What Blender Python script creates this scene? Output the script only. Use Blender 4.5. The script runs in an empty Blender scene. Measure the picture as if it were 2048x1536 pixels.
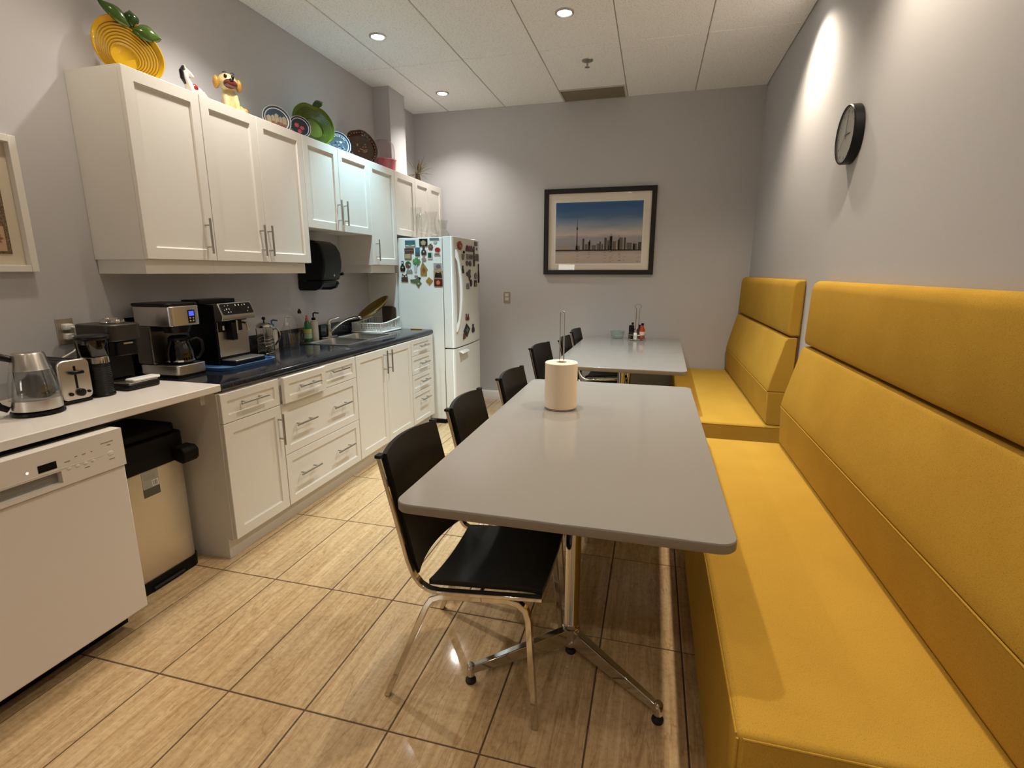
import bpy, bmesh, math, random
from mathutils import Vector, Matrix
random.seed(7)
S = bpy.context.scene
COL = S.collection
# ------------------------------------------------------------------ camera, world, exposure
yaw, pitch, roll = [math.radians(a) for a in (-15.118, -12.264, 0.037)]
fw = Vector((math.sin(yaw) * math.cos(pitch), math.cos(yaw) * math.cos(pitch), math.sin(pitch)))
rt = Vector((math.cos(yaw), -math.sin(yaw), 0))
up = rt.cross(fw)
rt, up = rt * math.cos(roll) + up * math.sin(roll), -rt * math.sin(roll) + up * math.cos(roll)
cam_data = bpy.data.cameras.new('camera')
cam_data.sensor_width = 36
cam_data.lens = 1031.98 / 2048 * 36
cam_data.clip_start = 0.05
cam = bpy.data.objects.new('camera', cam_data)
COL.objects.link(cam)
m = Matrix((rt, up, -fw)).transposed().to_4x4()
m.translation = Vector((0, 0, 1.4118))
cam.matrix_world = m
S.camera = cam
S.view_settings.view_transform = 'Standard'
S.view_settings.look = 'None'
S.view_settings.exposure = 0.5
S.view_settings.gamma = 1.0
S.view_settings.use_curve_mapping = False
w = bpy.data.worlds.new('world')
S.world = w
w.use_nodes = True
w.node_tree.nodes['Background'].inputs[0].default_value = (0.5, 0.48, 0.45, 1)
w.node_tree.nodes['Background'].inputs[1].default_value = 0.05
# recessed room lamps, plus unseen ones added to fill the light: x, y, colour, watts, beam angle, place
WARM = (1.0, 0.86, 0.67)
NEUT = (1.0, 0.94, 0.86)
COOL = (0.53, 0.86, 1.0)
COOL2 = (0.78, 0.94, 1.0)
LAMPS = [
    (-1.98, 3.69, COOL, 125, 84, 'in the left row above the wall towel dispenser'),
    (-2.00, 4.91, NEUT, 54, 118, 'in the left row above the refrigerator'),
    (-0.65, 3.69, COOL2, 175, 90, 'in the middle row above the far grey table'),
    (-1.98, 2.47, NEUT, 62, 118, 'above the two-door wall cabinet'),
    (-2.03, 1.66, WARM, 25, 118, 'above the white counter'),
    (-1.98, 0.03, WARM, 17, 118, 'added as unseen fill above the open floor left of the viewer'),  # unseen lamp, added to brighten the near left side
    (-0.60, 2.25, WARM, 64, 118, 'above the near grey table'),
    (-0.60, 0.85, WARM, 10, 118, 'added as unseen fill above the floor before the near grey table'),  # added fill lamp, out of view
    (-0.60, -0.70, WARM, 32, 118, 'added as unseen fill in the middle row behind the viewer'),  # added behind the camera for fill light
    (0.62, 3.74, WARM, 78, 124, 'above the far mustard bench'),
    (0.63, 2.25, WARM, 72, 124, 'above the near mustard bench'),
    (0.63, 0.75, WARM, 10, 118, 'added as unseen fill beside the near end of the near mustard bench'),  # added out of view to fill the near right side
    (0.63, -0.70, WARM, 36, 118, 'added as unseen fill in the right row behind the viewer'),  # unseen fill lamp added behind the camera
]

# ------------------------------------------------------------------ room sizes (metres)
XL, XR, YF, YB, ZC = -2.557, 0.875, 5.456, -2.2, 3.037

# ------------------------------------------------------------------ materials
MATS = {}
def mat(name, col, rough=0.5, metal=0.0, spec=0.5, trans=0.0, emit=None, es=1.0, coat=0.0, sheen=0.0, ior=1.45, alpha=1.0):
    if name in MATS:
        return MATS[name]
    m = bpy.data.materials.new(name)
    m.use_nodes = True
    b = m.node_tree.nodes['Principled BSDF']
    b.inputs['Base Color'].default_value = (*col, 1)
    b.inputs['Roughness'].default_value = rough
    b.inputs['Metallic'].default_value = metal
    b.inputs['Specular IOR Level'].default_value = spec
    b.inputs['Transmission Weight'].default_value = trans
    b.inputs['Coat Weight'].default_value = coat
    b.inputs['Sheen Weight'].default_value = sheen
    b.inputs['IOR'].default_value = ior
    b.inputs['Alpha'].default_value = alpha
    if emit:
        b.inputs['Emission Color'].default_value = (*emit, 1)
        b.inputs['Emission Strength'].default_value = es
    MATS[name] = m
    return m

def nodes(m):
    return m.node_tree.nodes, m.node_tree.links, m.node_tree.nodes['Principled BSDF']

def ramp(n, pts):
    r = n.new('ShaderNodeValToRGB')
    e = r.color_ramp.elements
    while len(e) < len(pts):
        e.new(0.5)
    for k, (p, c) in enumerate(pts):
        e[k].position = p
        e[k].color = (*c, 1)
    return r

def noise_bump(m, scale, strength, dist=0.002, detail=3, coord='Object', sc=(1, 1, 1)):
    n, l, b = nodes(m)
    tc = n.new('ShaderNodeTexCoord'); mp = n.new('ShaderNodeMapping'); mp.inputs['Scale'].default_value = sc
    t = n.new('ShaderNodeTexNoise'); t.inputs['Scale'].default_value = scale; t.inputs['Detail'].default_value = detail
    bp = n.new('ShaderNodeBump'); bp.inputs['Strength'].default_value = strength; bp.inputs['Distance'].default_value = dist
    l.new(tc.outputs[coord], mp.inputs[0]); l.new(mp.outputs[0], t.inputs['Vector'])
    l.new(t.outputs['Fac'], bp.inputs['Height']); l.new(bp.outputs[0], b.inputs['Normal'])
    return t

def glass(name, tint=(0.985, 0.99, 0.988), rough=0.02, base=0.07, edge=0.75):
    """thin clear glass: see-through in the middle, reflecting towards its rim"""
    m = bpy.data.materials.new(name); m.use_nodes = True
    n, l = m.node_tree.nodes, m.node_tree.links
    n.clear()
    out = n.new('ShaderNodeOutputMaterial'); mix = n.new('ShaderNodeMixShader')
    tr = n.new('ShaderNodeBsdfTransparent'); tr.inputs[0].default_value = (*tint, 1)
    gl = n.new('ShaderNodeBsdfGlossy'); gl.inputs['Roughness'].default_value = rough
    lw = n.new('ShaderNodeLayerWeight'); lw.inputs[0].default_value = 0.5
    pw = n.new('ShaderNodeMath'); pw.operation = 'POWER'; pw.inputs[1].default_value = 4.0
    ma = n.new('ShaderNodeMath'); ma.operation = 'MULTIPLY_ADD'; ma.inputs[1].default_value = edge; ma.inputs[2].default_value = base
    l.new(lw.outputs['Facing'], pw.inputs[0]); l.new(pw.outputs[0], ma.inputs[0]); l.new(ma.outputs[0], mix.inputs[0])
    l.new(tr.outputs[0], mix.inputs[1]); l.new(gl.outputs[0], mix.inputs[2])
    l.new(mix.outputs[0], out.inputs[0])
    MATS[name] = m
    return m

WALL = mat('wall_paint', (0.53, 0.52, 0.535), 0.75, spec=0.25); noise_bump(WALL, 120, 0.12, 0.001)
CABW = mat('cabinet_white', (0.74, 0.71, 0.655), 0.38, spec=0.45)
TRIMW = mat('white_paint', (0.76, 0.73, 0.68), 0.45)
PLASW = mat('white_plastic', (0.80, 0.79, 0.75), 0.35)
FRIDGEW = mat('fridge_enamel', (0.78, 0.77, 0.72), 0.32); noise_bump(FRIDGEW, 260, 0.08, 0.0006)
STEEL = mat('brushed_steel', (0.60, 0.57, 0.52), 0.30, 1.0)
CHROME = mat('chrome', (0.60, 0.58, 0.54), 0.08, 1.0)
NICKEL = mat('handle_nickel', (0.42, 0.40, 0.37), 0.32, 1.0)
BLACK = mat('black_plastic', (0.0045, 0.004, 0.0038), 0.34, spec=0.3)
BLACKM = mat('black_matt', (0.005, 0.0045, 0.004), 0.55, spec=0.2)
BLACKG = mat('black_gloss', (0.008, 0.008, 0.009), 0.08)
DARKG = mat('dark_grey_plastic', (0.015, 0.0145, 0.014), 0.4, spec=0.35)
RUBBER = mat('black_rubber', (0.01, 0.01, 0.01), 0.7)
LEATHER = mat('black_leather', (0.006, 0.0045, 0.0035), 0.40, spec=0.35); noise_bump(LEATHER, 180, 0.15, 0.0008)
TABLE = mat('table_laminate', (0.262, 0.246, 0.225), 0.13, spec=0.5); noise_bump(TABLE, 300, 0.03, 0.0004)
TEDGE = mat('table_edge_band', (0.25, 0.215, 0.175), 0.45)
WTOP = mat('white_quartz', (0.72, 0.67, 0.62), 0.25)
BRASS = mat('brass_glaze', (0.30, 0.19, 0.045), 0.22, 0.75)
PAPER = mat('paper_towel', (0.80, 0.66, 0.50), 0.9, spec=0.1); noise_bump(PAPER, 400, 0.3, 0.0008)
BLUEP = mat('blue_tray', (0.07, 0.16, 0.36), 0.35)
GLASS = glass('clear_glass')
GLASSG = glass('green_tinted_glass', (0.90, 0.955, 0.935))
PANE = glass('picture_glass', (1.0, 1.0, 1.0), 0.01, base=0.03)
SMOKE = glass('smoked_glass', (0.30, 0.24, 0.18))
WATER = glass('water_in_kettle', (0.78, 0.76, 0.72))

# black laminate with fine speckle
BTOP = mat('black_laminate', (0.012, 0.014, 0.02), 0.10, spec=0.6)
n, l, b = nodes(BTOP)
t = n.new('ShaderNodeTexNoise'); t.inputs['Scale'].default_value = 90; t.inputs['Detail'].default_value = 5
r = ramp(n, [(0.45, (0.006, 0.007, 0.010)), (0.62, (0.018, 0.021, 0.030)), (0.8, (0.04, 0.045, 0.06))])
tc = n.new('ShaderNodeTexCoord'); l.new(tc.outputs['Object'], t.inputs['Vector'])
l.new(t.outputs['Fac'], r.inputs[0]); l.new(r.outputs[0], b.inputs['Base Color'])

# travertine look floor tile, veins run along y
TILE = mat('travertine_tile', (0.5, 0.38, 0.25), 0.075, spec=0.36)
n, l, b = nodes(TILE)
tc = n.new('ShaderNodeTexCoord'); oi = n.new('ShaderNodeObjectInfo')
mulv = n.new('ShaderNodeVectorMath'); mulv.operation = 'MULTIPLY_ADD'
cmb = n.new('ShaderNodeCombineXYZ')
mm = n.new('ShaderNodeMath'); mm.operation = 'MULTIPLY'; mm.inputs[1].default_value = 37.0
l.new(oi.outputs['Random'], mm.inputs[0])
for k in range(3): l.new(mm.outputs[0], cmb.inputs[k])
mulv.inputs[1].default_value = (1, 1, 1); l.new(tc.outputs['Object'], mulv.inputs[0]); l.new(cmb.outputs[0], mulv.inputs[2])
mp = n.new('ShaderNodeMapping'); mp.inputs['Scale'].default_value = (30, 1.0, 1); l.new(mulv.outputs[0], mp.inputs[0])
t1 = n.new('ShaderNodeTexNoise'); t1.inputs['Scale'].default_value = 1.5; t1.inputs['Detail'].default_value = 10; t1.inputs['Roughness'].default_value = 0.72; t1.inputs['Distortion'].default_value = 0.08
l.new(mp.outputs[0], t1.inputs['Vector'])
r1 = ramp(n, [(0.28, (0.36, 0.235, 0.118)), (0.44, (0.475, 0.325, 0.172)), (0.55, (0.53, 0.375, 0.208)), (0.70, (0.63, 0.475, 0.29))])
l.new(t1.outputs['Fac'], r1.inputs[0])
mp2 = n.new('ShaderNodeMapping'); mp2.inputs['Scale'].default_value = (7, 0.8, 1); l.new(mulv.outputs[0], mp2.inputs[0])
t2 = n.new('ShaderNodeTexNoise'); t2.inputs['Scale'].default_value = 2.2; t2.inputs['Detail'].default_value = 6; t2.inputs['Distortion'].default_value = 0.8
l.new(mp2.outputs[0], t2.inputs['Vector'])
r2 = ramp(n, [(0.482, (1, 1, 1)), (0.497, (0.66, 0.58, 0.50)), (0.503, (0.66, 0.58, 0.50)), (0.518, (1, 1, 1))])
l.new(t2.outputs['Fac'], r2.inputs[0])
mx = n.new('ShaderNodeMix'); mx.data_type = 'RGBA'; mx.blend_type = 'MULTIPLY'; mx.inputs[0].default_value = 0.6
l.new(r1.outputs[0], mx.inputs[6]); l.new(r2.outputs[0], mx.inputs[7])
t3 = n.new('ShaderNodeTexNoise'); t3.inputs['Scale'].default_value = 55; t3.inputs['Detail'].default_value = 4; t3.inputs['Roughness'].default_value = 0.7
l.new(mulv.outputs[0], t3.inputs['Vector'])
r3 = ramp(n, [(0.32, (0.80, 0.76, 0.72)), (0.5, (1.0, 1.0, 1.0)), (0.70, (1.12, 1.13, 1.15))]); l.new(t3.outputs['Fac'], r3.inputs[0])
mx3 = n.new('ShaderNodeMix'); mx3.data_type = 'RGBA'; mx3.blend_type = 'MULTIPLY'; mx3.inputs[0].default_value = 0.8
l.new(mx.outputs[2], mx3.inputs[6]); l.new(r3.outputs[0], mx3.inputs[7]); mx = mx3
hv = n.new('ShaderNodeHueSaturation'); mr = n.new('ShaderNodeMapRange')
mr.inputs[3].default_value = 0.92; mr.inputs[4].default_value = 1.08
l.new(oi.outputs['Random'], mr.inputs[0]); l.new(mr.outputs[0], hv.inputs['Value'])
l.new(mx.outputs[2], hv.inputs['Color']); l.new(hv.outputs[0], b.inputs['Base Color'])
bp = n.new('ShaderNodeBump'); bp.inputs['Strength'].default_value = 0.04; bp.inputs['Distance'].default_value = 0.001
l.new(t1.outputs['Fac'], bp.inputs['Height']); l.new(bp.outputs[0], b.inputs['Normal'])
GROUT = mat('grout', (0.10, 0.065, 0.038), 0.85)

# mustard woven upholstery
FAB = mat('mustard_weave', (0.58, 0.34, 0.055), 0.9, spec=0.08, sheen=0.0)
n, l, b = nodes(FAB)
tc = n.new('ShaderNodeTexCoord')
mpa = n.new('ShaderNodeMapping'); mpa.inputs['Scale'].default_value = (700, 260, 700); l.new(tc.outputs['Object'], mpa.inputs[0])
ta = n.new('ShaderNodeTexNoise'); ta.inputs['Scale'].default_value = 1; ta.inputs['Detail'].default_value = 2; l.new(mpa.outputs[0], ta.inputs['Vector'])
ra = ramp(n, [(0.27, (0.30, 0.16, 0.018)), (0.40, (0.485, 0.285, 0.042)), (0.65, (0.54, 0.322, 0.052))])
l.new(ta.outputs['Fac'], ra.inputs[0])
tb = n.new('ShaderNodeTexNoise'); tb.inputs['Scale'].default_value = 3.5; tb.inputs['Detail'].default_value = 3; l.new(tc.outputs['Object'], tb.inputs['Vector'])
rb = ramp(n, [(0.3, (0.90, 0.88, 0.84)), (0.7, (1.0, 1.0, 1.0))]); l.new(tb.outputs['Fac'], rb.inputs[0])
mx = n.new('ShaderNodeMix'); mx.data_type = 'RGBA'; mx.blend_type = 'MULTIPLY'; mx.inputs[0].default_value = 1
l.new(ra.outputs[0], mx.inputs[6]); l.new(rb.outputs[0], mx.inputs[7]); l.new(mx.outputs[2], b.inputs['Base Color'])
tw = n.new('ShaderNodeTexNoise'); tw.inputs['Scale'].default_value = 5; l.new(tc.outputs['Object'], tw.inputs['Vector'])
bw = n.new('ShaderNodeBump'); bw.inputs['Strength'].default_value = 0.10; bw.inputs['Distance'].default_value = 0.02; l.new(tw.outputs['Fac'], bw.inputs['Height'])
bb = n.new('ShaderNodeBump'); bb.inputs['Strength'].default_value = 0.35; bb.inputs['Distance'].default_value = 0.0015
l.new(ta.outputs['Fac'], bb.inputs['Height']); l.new(bw.outputs[0], bb.inputs['Normal']); l.new(bb.outputs[0], b.inputs['Normal'])
SEAM = mat('mustard_seam', (0.16, 0.075, 0.015), 0.9)

# ceiling tile with fine pits
CEIL = mat('acoustic_tile', (0.66, 0.61, 0.55), 0.9, spec=0.1)
n, l, b = nodes(CEIL)
tc = n.new('ShaderNodeTexCoord'); t = n.new('ShaderNodeTexNoise'); t.inputs['Scale'].default_value = 95; t.inputs['Detail'].default_value = 4
l.new(tc.outputs['Object'], t.inputs['Vector'])
r = ramp(n, [(0.32, (0.68, 0.67, 0.66)), (0.47, (0.84, 0.84, 0.84)), (0.7, (0.87, 0.87, 0.87))]); l.new(t.outputs['Fac'], r.inputs[0]); l.new(r.outputs[0], b.inputs['Base Color'])
bp = n.new('ShaderNodeBump'); bp.inputs['Strength'].default_value = 0.3; bp.inputs['Distance'].default_value = 0.002; l.new(t.outputs['Fac'], bp.inputs['Height']); l.new(bp.outputs[0], b.inputs['Normal'])
TBAR = mat('ceiling_grid', (0.50, 0.47, 0.43), 0.7)

# ------------------------------------------------------------------ mesh helpers
class MB:
    def __init__(s):
        s.v = []; s.f = []
    def add(s, vs, fs):
        o = len(s.v); s.v += [tuple(p) for p in vs]; s.f += [tuple(i + o for i in f) for f in fs]; return s
    def box(s, x0, x1, y0, y1, z0, z1):
        x0, x1 = min(x0, x1), max(x0, x1); y0, y1 = min(y0, y1), max(y0, y1); z0, z1 = min(z0, z1), max(z0, z1)
        return s.add([(x, y, z) for z in (z0, z1) for y in (y0, y1) for x in (x0, x1)],
                     [(0, 2, 3, 1), (4, 5, 7, 6), (0, 1, 5, 4), (2, 6, 7, 3), (0, 4, 6, 2), (1, 3, 7, 5)])
    def prism(s, pts, axis, a, b):
        """outline pts (2D) extruded along axis from a to b; pts are the other two axes in xyz order"""
        def P(q, t):
            return {'x': (t, q[0], q[1]), 'y': (q[0], t, q[1]), 'z': (q[0], q[1], t)}[axis]
        k = len(pts)
        return s.add([P(q, a) for q in pts] + [P(q, b) for q in pts],
                     [tuple(range(k - 1, -1, -1)), tuple(range(k, 2 * k))] + [(i, (i + 1) % k, (i + 1) % k + k, i + k) for i in range(k)])
    def lathe(s, prof, c=(0, 0, 0), seg=24, axis='z', caps=True):
        """prof: list of (radius, height)"""
        vs = []; fs = []
        for (r, h) in prof:
            for i in range(seg):
                a = 2 * math.pi * i / seg; u, v = r * math.cos(a), r * math.sin(a)
                vs.append({'z': (c[0] + u, c[1] + v, c[2] + h), 'x': (c[0] + h, c[1] + u, c[2] + v), 'y': (c[0] + u, c[1] + h, c[2] + v)}[axis])
        for j in range(len(prof) - 1):
            for i in range(seg):
                k = (i + 1) % seg; fs.append((j * seg + i, j * seg + k, (j + 1) * seg + k, (j + 1) * seg + i))
        if caps:
            fs.append(tuple(range(seg - 1, -1, -1))); fs.append(tuple((len(prof) - 1) * seg + i for i in range(seg)))
        return s.add(vs, fs)
    def cyl(s, c, r, h, axis='z', seg=20, r2=None):
        return s.lathe([(r, 0), (r if r2 is None else r2, h)], c, seg, axis)
    def tube(s, path, r, seg=8, closed=False):
        P = [Vector(p) for p in path]; k = len(P); vs = []; fs = []; prev = None
        for i, p in enumerate(P):
            if closed: d = (P[(i + 1) % k] - P[i - 1])
            else: d = (P[min(i + 1, k - 1)] - P[max(i - 1, 0)])
            d.normalize()
            if prev is None:
                a = Vector((0, 0, 1)) if abs(d.z) < 0.9 else Vector((1, 0, 0)); nrm = d.cross(a).normalized()
            else:
                nrm = prev - d * prev.dot(d)
                nrm = nrm.normalized() if nrm.length > 1e-6 else d.orthogonal().normalized()
            prev = nrm; bn = d.cross(nrm)
            rr = r[i] if isinstance(r, (list, tuple)) else r
            for j in range(seg):
                t = 2 * math.pi * j / seg; vs.append(p + nrm * (rr * math.cos(t)) + bn * (rr * math.sin(t)))
        rng = k if closed else k - 1
        for i in range(rng):
            for j in range(seg):
                a = i * seg + j; b_ = i * seg + (j + 1) % seg; c = ((i + 1) % k) * seg + (j + 1) % seg; d_ = ((i + 1) % k) * seg + j
                fs.append((a, b_, c, d_))
        if not closed:
            fs.append(tuple(range(seg - 1, -1, -1))); fs.append(tuple((k - 1) * seg + j for j in range(seg)))
        return s.add(vs, fs)
    def strip(s, path, t, y0, y1):
        """flat bar: path of (x, z) thickened by t, extruded in y"""
        P = [Vector(p) for p in path]; L = []; R = []
        for i, p in enumerate(P):
            d = (P[min(i + 1, len(P) - 1)] - P[max(i - 1, 0)]).normalized(); nn = Vector((-d.y, d.x))
            L.append(p + nn * t / 2); R.append(p - nn * t / 2)
        k = len(P); vs = []
        for y in (y0, y1):
            vs += [(q.x, y, q.y) for q in L] + [(q.x, y, q.y) for q in R]
        fs = []
        for i in range(k - 1):
            fs += [(i, i + 1, k + i + 1, k + i), (2 * k + i, 3 * k + i, 3 * k + i + 1, 2 * k + i + 1), (i, 2 * k + i, 2 * k + i + 1, i + 1), (k + i, k + i + 1, 3 * k + i + 1, 3 * k + i)]
        fs += [(0, k, 3 * k, 2 * k), (k - 1, 3 * k - 1, 4 * k - 1, 2 * k - 1)]
        return s.add(vs, fs)
    def ball(s, c, r, seg=14, rings=8):
        rx, ry, rz = (r, r, r) if not isinstance(r, (tuple, list)) else r
        vs = [(c[0], c[1], c[2] - rz)]; fs = []
        for j in range(1, rings):
            a = -math.pi / 2 + math.pi * j / rings
            for i in range(seg):
                t = 2 * math.pi * i / seg; vs.append((c[0] + rx * math.cos(a) * math.cos(t), c[1] + ry * math.cos(a) * math.sin(t), c[2] + rz * math.sin(a)))
        vs.append((c[0], c[1], c[2] + rz)); e = len(vs) - 1
        for i in range(seg):
            k = (i + 1) % seg; fs.append((0, 1 + k, 1 + i)); fs.append((e, e - seg + i, e - seg + k))
            for j in range(rings - 2): fs.append((1 + j * seg + i, 1 + j * seg + k, 1 + (j + 1) * seg + k, 1 + (j + 1) * seg + i))
        return s.add(vs, fs)
    def grid(s, nu, nv, fn):
        vs = [fn(i / (nu - 1), j / (nv - 1)) for j in range(nv) for i in range(nu)]
        return s.add(vs, [(j * nu + i, j * nu + i + 1, (j + 1) * nu + i + 1, (j + 1) * nu + i) for j in range(nv - 1) for i in range(nu - 1)])
    def sheet(s, nu, nv, fn, th):
        """closed thin slab over a grid function, offset by vector th"""
        th = Vector(th)
        a = [Vector(fn(i / (nu - 1), j / (nv - 1))) for j in range(nv) for i in range(nu)]
        vs = a + [p + th for p in a]; o = nu * nv; fs = []
        for j in range(nv - 1):
            for i in range(nu - 1):
                q = (j * nu + i, j * nu + i + 1, (j + 1) * nu + i + 1, (j + 1) * nu + i); fs.append(q[::-1]); fs.append(tuple(k + o for k in q))
        for i in range(nu - 1):
            fs.append((i, i + 1, o + i + 1, o + i)); k = (nv - 1) * nu + i; fs.append((k + 1, k, o + k, o + k + 1))
        for j in range(nv - 1):
            k = j * nu; fs.append((k + nu, k, o + k, o + k + nu)); k = j * nu + nu - 1; fs.append((k, k + nu, o + k + nu, o + k))
        return s.add(vs, fs)
    def rot(s, ang, axis, c):
        M = Matrix.Translation(c) @ Matrix.Rotation(ang, 4, axis) @ Matrix.Translation(-Vector(c))
        s.v = [tuple(M @ Vector(p)) for p in s.v]; return s

ORG = {}
def mesh_from(mb, off, smooth_ang=38):
    me = bpy.data.meshes.new('m')
    me.from_pydata([(p[0] - off[0], p[1] - off[1], p[2] - off[2]) for p in mb.v], [], mb.f)
    bm = bmesh.new(); bm.from_mesh(me); bmesh.ops.recalc_face_normals(bm, faces=bm.faces); bm.to_mesh(me); bm.free()
    me.polygons.foreach_set('use_smooth', [True] * len(me.polygons))
    me.set_sharp_from_angle(angle=math.radians(smooth_ang))
    return me

def tag(o, label=None, cat=None, group=None, kind=None):
    if label: o['label'] = label
    if cat: o['category'] = cat
    if group: o['group'] = group
    if kind: o['kind'] = kind
    return o

def thing(name, loc, label, cat, group=None, rotz=0.0):
    o = bpy.data.objects.new(name, None); COL.objects.link(o)
    o.empty_display_size = 0.05; o.location = loc; o.rotation_euler = (0, 0, rotz)
    ORG[o.name] = tuple(loc) if rotz == 0 else (0, 0, 0)
    return tag(o, label, cat, group)

def build(name, mb, material, parent=None, bevel=0.0, seg=2, local=False, label=None, smooth=38):
    """links one mesh object; vertices are world coordinates unless local=True"""
    if parent is not None:
        off = (0, 0, 0) if local else ORG[parent.name]
    else:
        xs = [p[0] for p in mb.v]; ys = [p[1] for p in mb.v]; zs = [p[2] for p in mb.v]
        off = ((min(xs) + max(xs)) / 2, (min(ys) + max(ys)) / 2, min(zs))
    me = mesh_from(mb, off, smooth); me.name = name
    me.materials.append(material)
    o = bpy.data.objects.new(name, me); COL.objects.link(o)
    if parent is not None:
        o.parent = parent
    else:
        o.location = off
    ORG[o.name] = off
    if bevel > 0:
        bv = o.modifiers.new('bevel', 'BEVEL'); bv.width = bevel; bv.segments = seg; bv.limit_method = 'ANGLE'; bv.angle_limit = math.radians(40); bv.harden_normals = False
    if label: o['label'] = label
    return o

def copy_tree(o, parent=None):
    c = o.copy(); COL.objects.link(c); c.parent = parent
    for ch in list(o.children): copy_tree(ch, c)
    return c

def text_mb(string, size, fn, depth=0.0006):
    """letters as geometry; fn maps flat (u, v, d) to world"""
    cu = bpy.data.curves.new('t', 'FONT'); cu.body = string; cu.size = size; cu.align_x = 'CENTER'; cu.align_y = 'CENTER'; cu.extrude = depth; cu.resolution_u = 2
    o = bpy.data.objects.new('t', cu); COL.objects.link(o)
    dg = bpy.context.evaluated_depsgraph_get()
    me = bpy.data.meshes.new_from_object(o.evaluated_get(dg))
    mb = MB(); mb.add([fn(*v.co) for v in me.vertices], [tuple(p.vertices) for p in me.polygons])
    bpy.data.objects.remove(o); bpy.data.curves.remove(cu); bpy.data.meshes.remove(me)
    return mb

def rrect(x0, x1, y0, y1, r, seg=5):
    pts = []
    for cx, cy, a0 in ((x1 - r, y1 - r, 0), (x0 + r, y1 - r, 90), (x0 + r, y0 + r, 180), (x1 - r, y0 + r, 270)):
        for k in range(seg + 1):
            a = math.radians(a0 + 90 * k / seg); pts.append((cx + r * math.cos(a), cy + r * math.sin(a)))
    return pts

def struct(name, mb, material, bevel=0.0):
    o = build(name, mb, material, bevel=bevel); o['kind'] = 'structure'; return o

# ================================================================== STRUCTURE
# floor: grout bed with every tile as its own piece
floor = struct('floor', MB().box(XL, XR, YB, YF, -0.06, -0.003), GROUT)
TX, TY, TW, TH = -1.9416, 1.2061, 0.303, 0.603
G = 0.0028
def tile_mesh(w_, h_):
    o = MB(); c = 0.0012
    o.add([(0, 0, -0.012), (w_, 0, -0.012), (w_, h_, -0.012), (0, h_, -0.012), (0, 0, -c), (w_, 0, -c), (w_, h_, -c), (0, h_, -c), (c, c, 0), (w_ - c, c, 0), (w_ - c, h_ - c, 0), (c, h_ - c, 0)],
          [(0, 1, 5, 4), (1, 2, 6, 5), (2, 3, 7, 6), (3, 0, 4, 7), (4, 5, 9, 8), (5, 6, 10, 9), (6, 7, 11, 10), (7, 4, 8, 11), (8, 9, 10, 11)])
    me = mesh_from(o, (0, 0, 0), 20); me.name = 'floor_tile'; me.materials.append(TILE); return me
cache = {}
i0 = math.floor((XL - TX) / TW); i1 = math.ceil((XR - TX) / TW)
j0 = math.floor((YB - TY) / TH); j1 = math.ceil((YF - TY) / TH)
for j in range(j0, j1):
    for i in range(i0, i1):
        xa = max(TX + i * TW + G, XL + 0.001); xb = min(TX + (i + 1) * TW - G, XR - 0.001)
        ya = max(TY + j * TH + G, YB + 0.001); yb = min(TY + (j + 1) * TH - G, YF - 0.001)
        if xb - xa < 0.01 or yb - ya < 0.01: continue
        key = (round(xb - xa, 4), round(yb - ya, 4))
        if key not in cache: cache[key] = tile_mesh(*key)
        o = bpy.data.objects.new('floor_tile', cache[key]); COL.objects.link(o); o.parent = floor
        o.location = (xa - floor.location.x, ya - floor.location.y, -floor.location.z)

struct('wall_left', MB().box(XL - 0.1, XL, YB, YF, 0, ZC + 0.02), WALL)
struct('wall_right', MB().box(XR, XR + 0.1, YB, YF, 0, ZC + 0.02), WALL)
wall_far = struct('wall_far', MB().box(XL - 0.1, XR + 0.1, YF, YF + 0.1, 0, ZC + 0.02), WALL)
# back wall (behind the camera) with a glazed opening
wx0, wx1, wz0, wz1 = -2.36, -1.90, 0.95, 1.62
wb = MB().box(XL - 0.1, wx0, YB - 0.1, YB, 0, ZC + 0.02).box(wx1, XR + 0.1, YB - 0.1, YB, 0, ZC + 0.02).box(wx0, wx1, YB - 0.1, YB, 0, wz0).box(wx0, wx1, YB - 0.1, YB, wz1, ZC + 0.02)
struct('wall_back', wb, WALL)
win = struct('window_1', MB().box(wx0, wx0 + 0.03, YB - 0.06, YB + 0.01, wz0, wz1).box(wx1 - 0.03, wx1, YB - 0.06, YB + 0.01, wz0, wz1).box(wx0, wx1, YB - 0.06, YB + 0.01, wz0, wz0 + 0.03).box(wx0, wx1, YB - 0.06, YB + 0.01, wz1 - 0.03, wz1), TRIMW)
build('pane', MB().box(wx0 + 0.03, wx1 - 0.03, YB - 0.045, YB - 0.04, wz0 + 0.03, wz1 - 0.03), mat('bright_daylight_pane', (0.8, 0.8, 0.75), 0.2, emit=(1, 0.98, 0.88), es=5), win)
# boxed column against the left wall
struct('wall_column', MB().box(XL, -2.390, 4.608, 4.910, 0, ZC), WALL)
# baseboards
struct('baseboard_far', MB().prism([(YF, 0), (YF - 0.014, 0), (YF - 0.014, 0.085), (YF - 0.006, 0.098), (YF, 0.098)], 'x', XL, XR), TRIMW)
struct('baseboard_right', MB().prism([(XR, 0), (XR - 0.014, 0), (XR - 0.014, 0.085), (XR - 0.006, 0.098), (XR, 0.098)], 'y', YB, YF - 0.016), TRIMW)

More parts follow.
